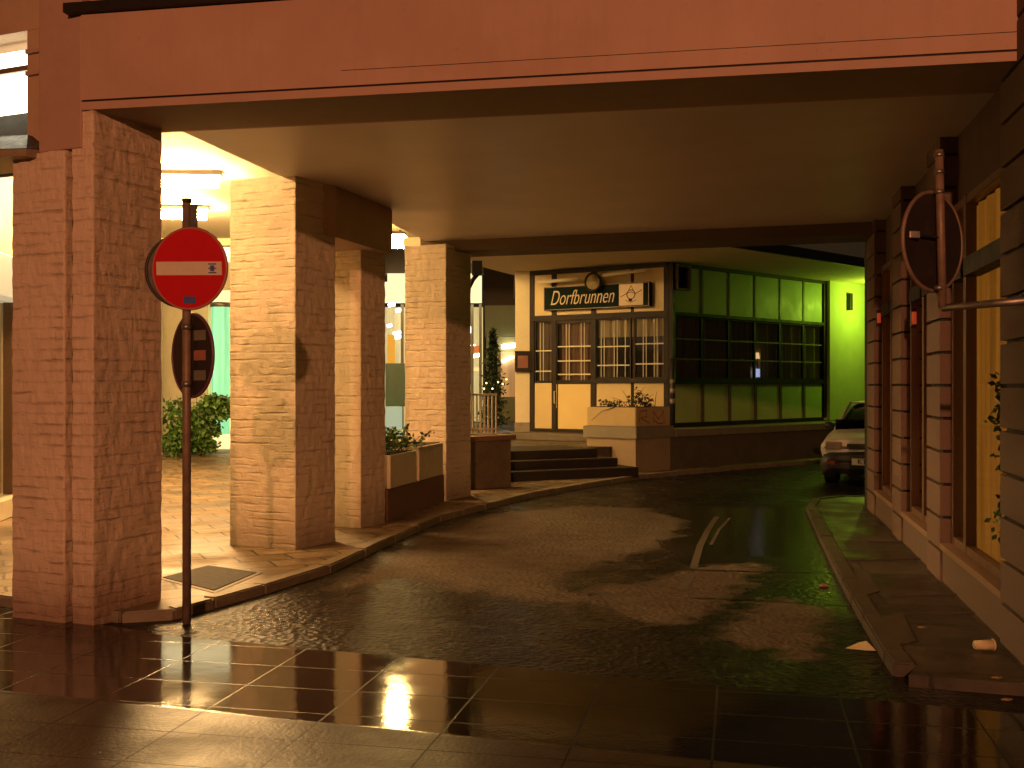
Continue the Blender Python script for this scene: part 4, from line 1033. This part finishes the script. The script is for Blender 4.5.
for sx_ in (-1, 1):
    mb = MB(); mb.box(min(sx_*.44, sx_*.7), max(sx_*.44, sx_*.7), y0-.02, y0+.1, .60, .73, .015, CM); hl = mb.build('headlight', plain('headlight_glass', (.3, .24, .2), .15, .1, 9, .0, metal=.3) if sx_ < 0 else bpy.data.materials['headlight_glass'], car)
    mb = MB(); mb.box(min(sx_*.52, sx_*.66), max(sx_*.52, sx_*.66), y0-.128, y0-.09, .36, .42, .006, CM); mb.build('indicator', plain('amber_lens', (.25, .03, .015), .3, .1, 8, 0) if sx_ < 0 else bpy.data.materials['amber_lens'], car)
    for yy in (y0+.65, y0+3.1):
        mb = MB(); mb.tube([CM @ Vector((sx_*.6, yy, .29)), CM @ Vector((sx_*.81, yy, .29))], .29, 28); wh = mb.build('wheel', M['rubber'], car, False, .02)
        mb = MB(); mb.tube([CM @ Vector((sx_*.8, yy, .29)), CM @ Vector((sx_*.825, yy, .29))], .18, 20); mb.build('rim', M['steel'], wh)
    mb = MB(); mb.ball(CM @ Vector((sx_*.88, y0+1.35, .95)), .09, (1, .5, .7)); mb.build('mirror', M['plastic'], car, True)
    # windscreen pillars
    mb = MB(); mb.tube([CM @ Vector((sx_*.71, y0+1.02, .9)), CM @ Vector((sx_*.6, y0+1.85, 1.33))], .03, 8); mb.build('screen_pillar', M['paint'], car)
mb = MB(); mb.box(-.26, .26, y0-.15, y0-.135, .36, .47, .004, CM); np_ = mb.build('number_plate', M['plate'], car)
rot = CM.to_3x3().to_4x4()
text_mesh('KT 128', .11, Matrix.Translation(CM @ Vector((0, y0-.152, .415))) @ rot @ Matrix.Rotation(R(90), 4, 'X'), 'plate_text', M['iron'], np_, extrude=.002)
mb = MB(); mb.tube([CM @ Vector((-.5, y0+1.02, .93)), CM @ Vector((.05, y0+1.2, 1.02))], .01, 6); mb.build('wiper', M['iron'], car)

# ---------------------------------------------------------------- litter
def paper(name, label, cat, c, pts, mat, h=.03):
    bm = MB(); c = Vector((*c, 0)); base = [bm.bm.verts.new(c+Vector((x, y, z))) for x, y, z in pts]
    top = [bm.bm.verts.new(v.co+Vector((0, 0, .002))) for v in base]
    bm.bm.faces.new(base[::-1]); bm.bm.faces.new(top)
    for i in range(len(base)): bm.bm.faces.new((base[i], base[(i+1) % len(base)], top[(i+1) % len(base)], top[i]))
    bmesh.ops.triangulate(bm.bm, faces=bm.bm.faces)
    return tag(bm.build(name, mat), label, cat)
gx = ground(861, 650, ZR); paper('paper_scrap', 'pale pointed paper scrap lying on the road by the right kerb', 'litter', gx, [(-.09, .02, ZR+.006), (.02, -.045, ZR+.008), (.075, -.06, ZR+.01), (.05, .05, ZR+.045), (.0, .06, ZR+.03)], M['paper'])
gx = Vector((*ground(984, 650), 0))
cu = thing('paper_cup', 'crushed pale cup lying against the foot of the right wall', 'litter', tuple(gx))
MB().tube([gx+Vector((-.055, 0, .03)), gx+Vector((.06, .015, .028))], [.026, .033], 14).build('cup', M['paper'], cu, True)
MB().ring(gx+Vector((.06, .015, .028)), (1, .1, 0), .033, .004, 16).build('cup_rim', M['paper'], cu, True)
gx = Vector((*ground(824, 587, ZR), ZR))
tag(MB().ball(gx+Vector((0, 0, .012)), .036, (1.3, .8, .4), 7, 5).build('puddle_glint', plain('reddish_glint', (.3, .19, .13), .6, .2, 20, .2)), 'small dull lump added for the reddish glint in the green shining puddle', 'litter')  # lump coloured to stand for a reddish reflection in the puddle
for (x, y), lb_ in (((922, 627.5), 'tiny yellowish leaf on the dark slab of the right sidewalk'), ((997, 678), 'tiny pale leaf beside the cup at the right wall'), ((1007, 700), 'tiny reddish leaf at the lower right wall corner')):
    gx = Vector((*ground(x, y), 0.0)); 
    bm = MB(); bm.prism([(gx.x-.03, gx.y), (gx.x, gx.y-.015), (gx.x+.03, gx.y+.003), (gx.x, gx.y+.02)], .0, .006); tag(bm.build('fallen_leaf', M['deadleaf']), lb_, 'leaf', 'fallen leaves by the right wall')

# ---------------------------------------------------------------- lamps behind and beside the view
sl_ = thing('street_lamp', 'tall sodium street lamp on the pavement behind the viewer', 'lamp', (-2.4, -13, ZR))
MB().tube([(-2.4, -13, ZR), (-2.4, -13, 5.6), (-2.2, -12.7, 6.1), (-1.8, -12.1, 6.2)], [.08, .05, .045, .04], 12).build('pole', M['steel'], sl_, True)
MB().ball((-1.7, -12, 6.3), .22, (1, 1.3, .35)).build('head', M['steel'], sl_, True)
ld = bpy.data.lights.new('sodium_light', 'POINT'); ld.energy = 7400; ld.color = (1, .39, .165); ld.shadow_soft_size = .12
lo = bpy.data.objects.new('sodium_light', ld); COL.objects.link(lo); lo.location = (-1.7, -12, 6.0)
gl = thing('green_lamp', 'green floodlight under the restaurant eaves beyond the last stone pillar', 'lamp', (8.7, 25.5, 3.5))
MB().box(8.6, 8.8, 25.4, 25.6, 3.66, 3.84, .01).build('housing', M['iron'], gl)
MB().tube([(8.7, 25.5, 3.84), (8.7, 25.5, 4.0)], .02, 8).build('bracket', M['iron'], gl)
ld = bpy.data.lights.new('green_light', 'POINT'); ld.energy = 85; ld.color = (.6, 1, .06); ld.shadow_soft_size = .1
lo = bpy.data.objects.new('green_light', ld); COL.objects.link(lo); lo.location = (8.7, 25.5, 3.45)
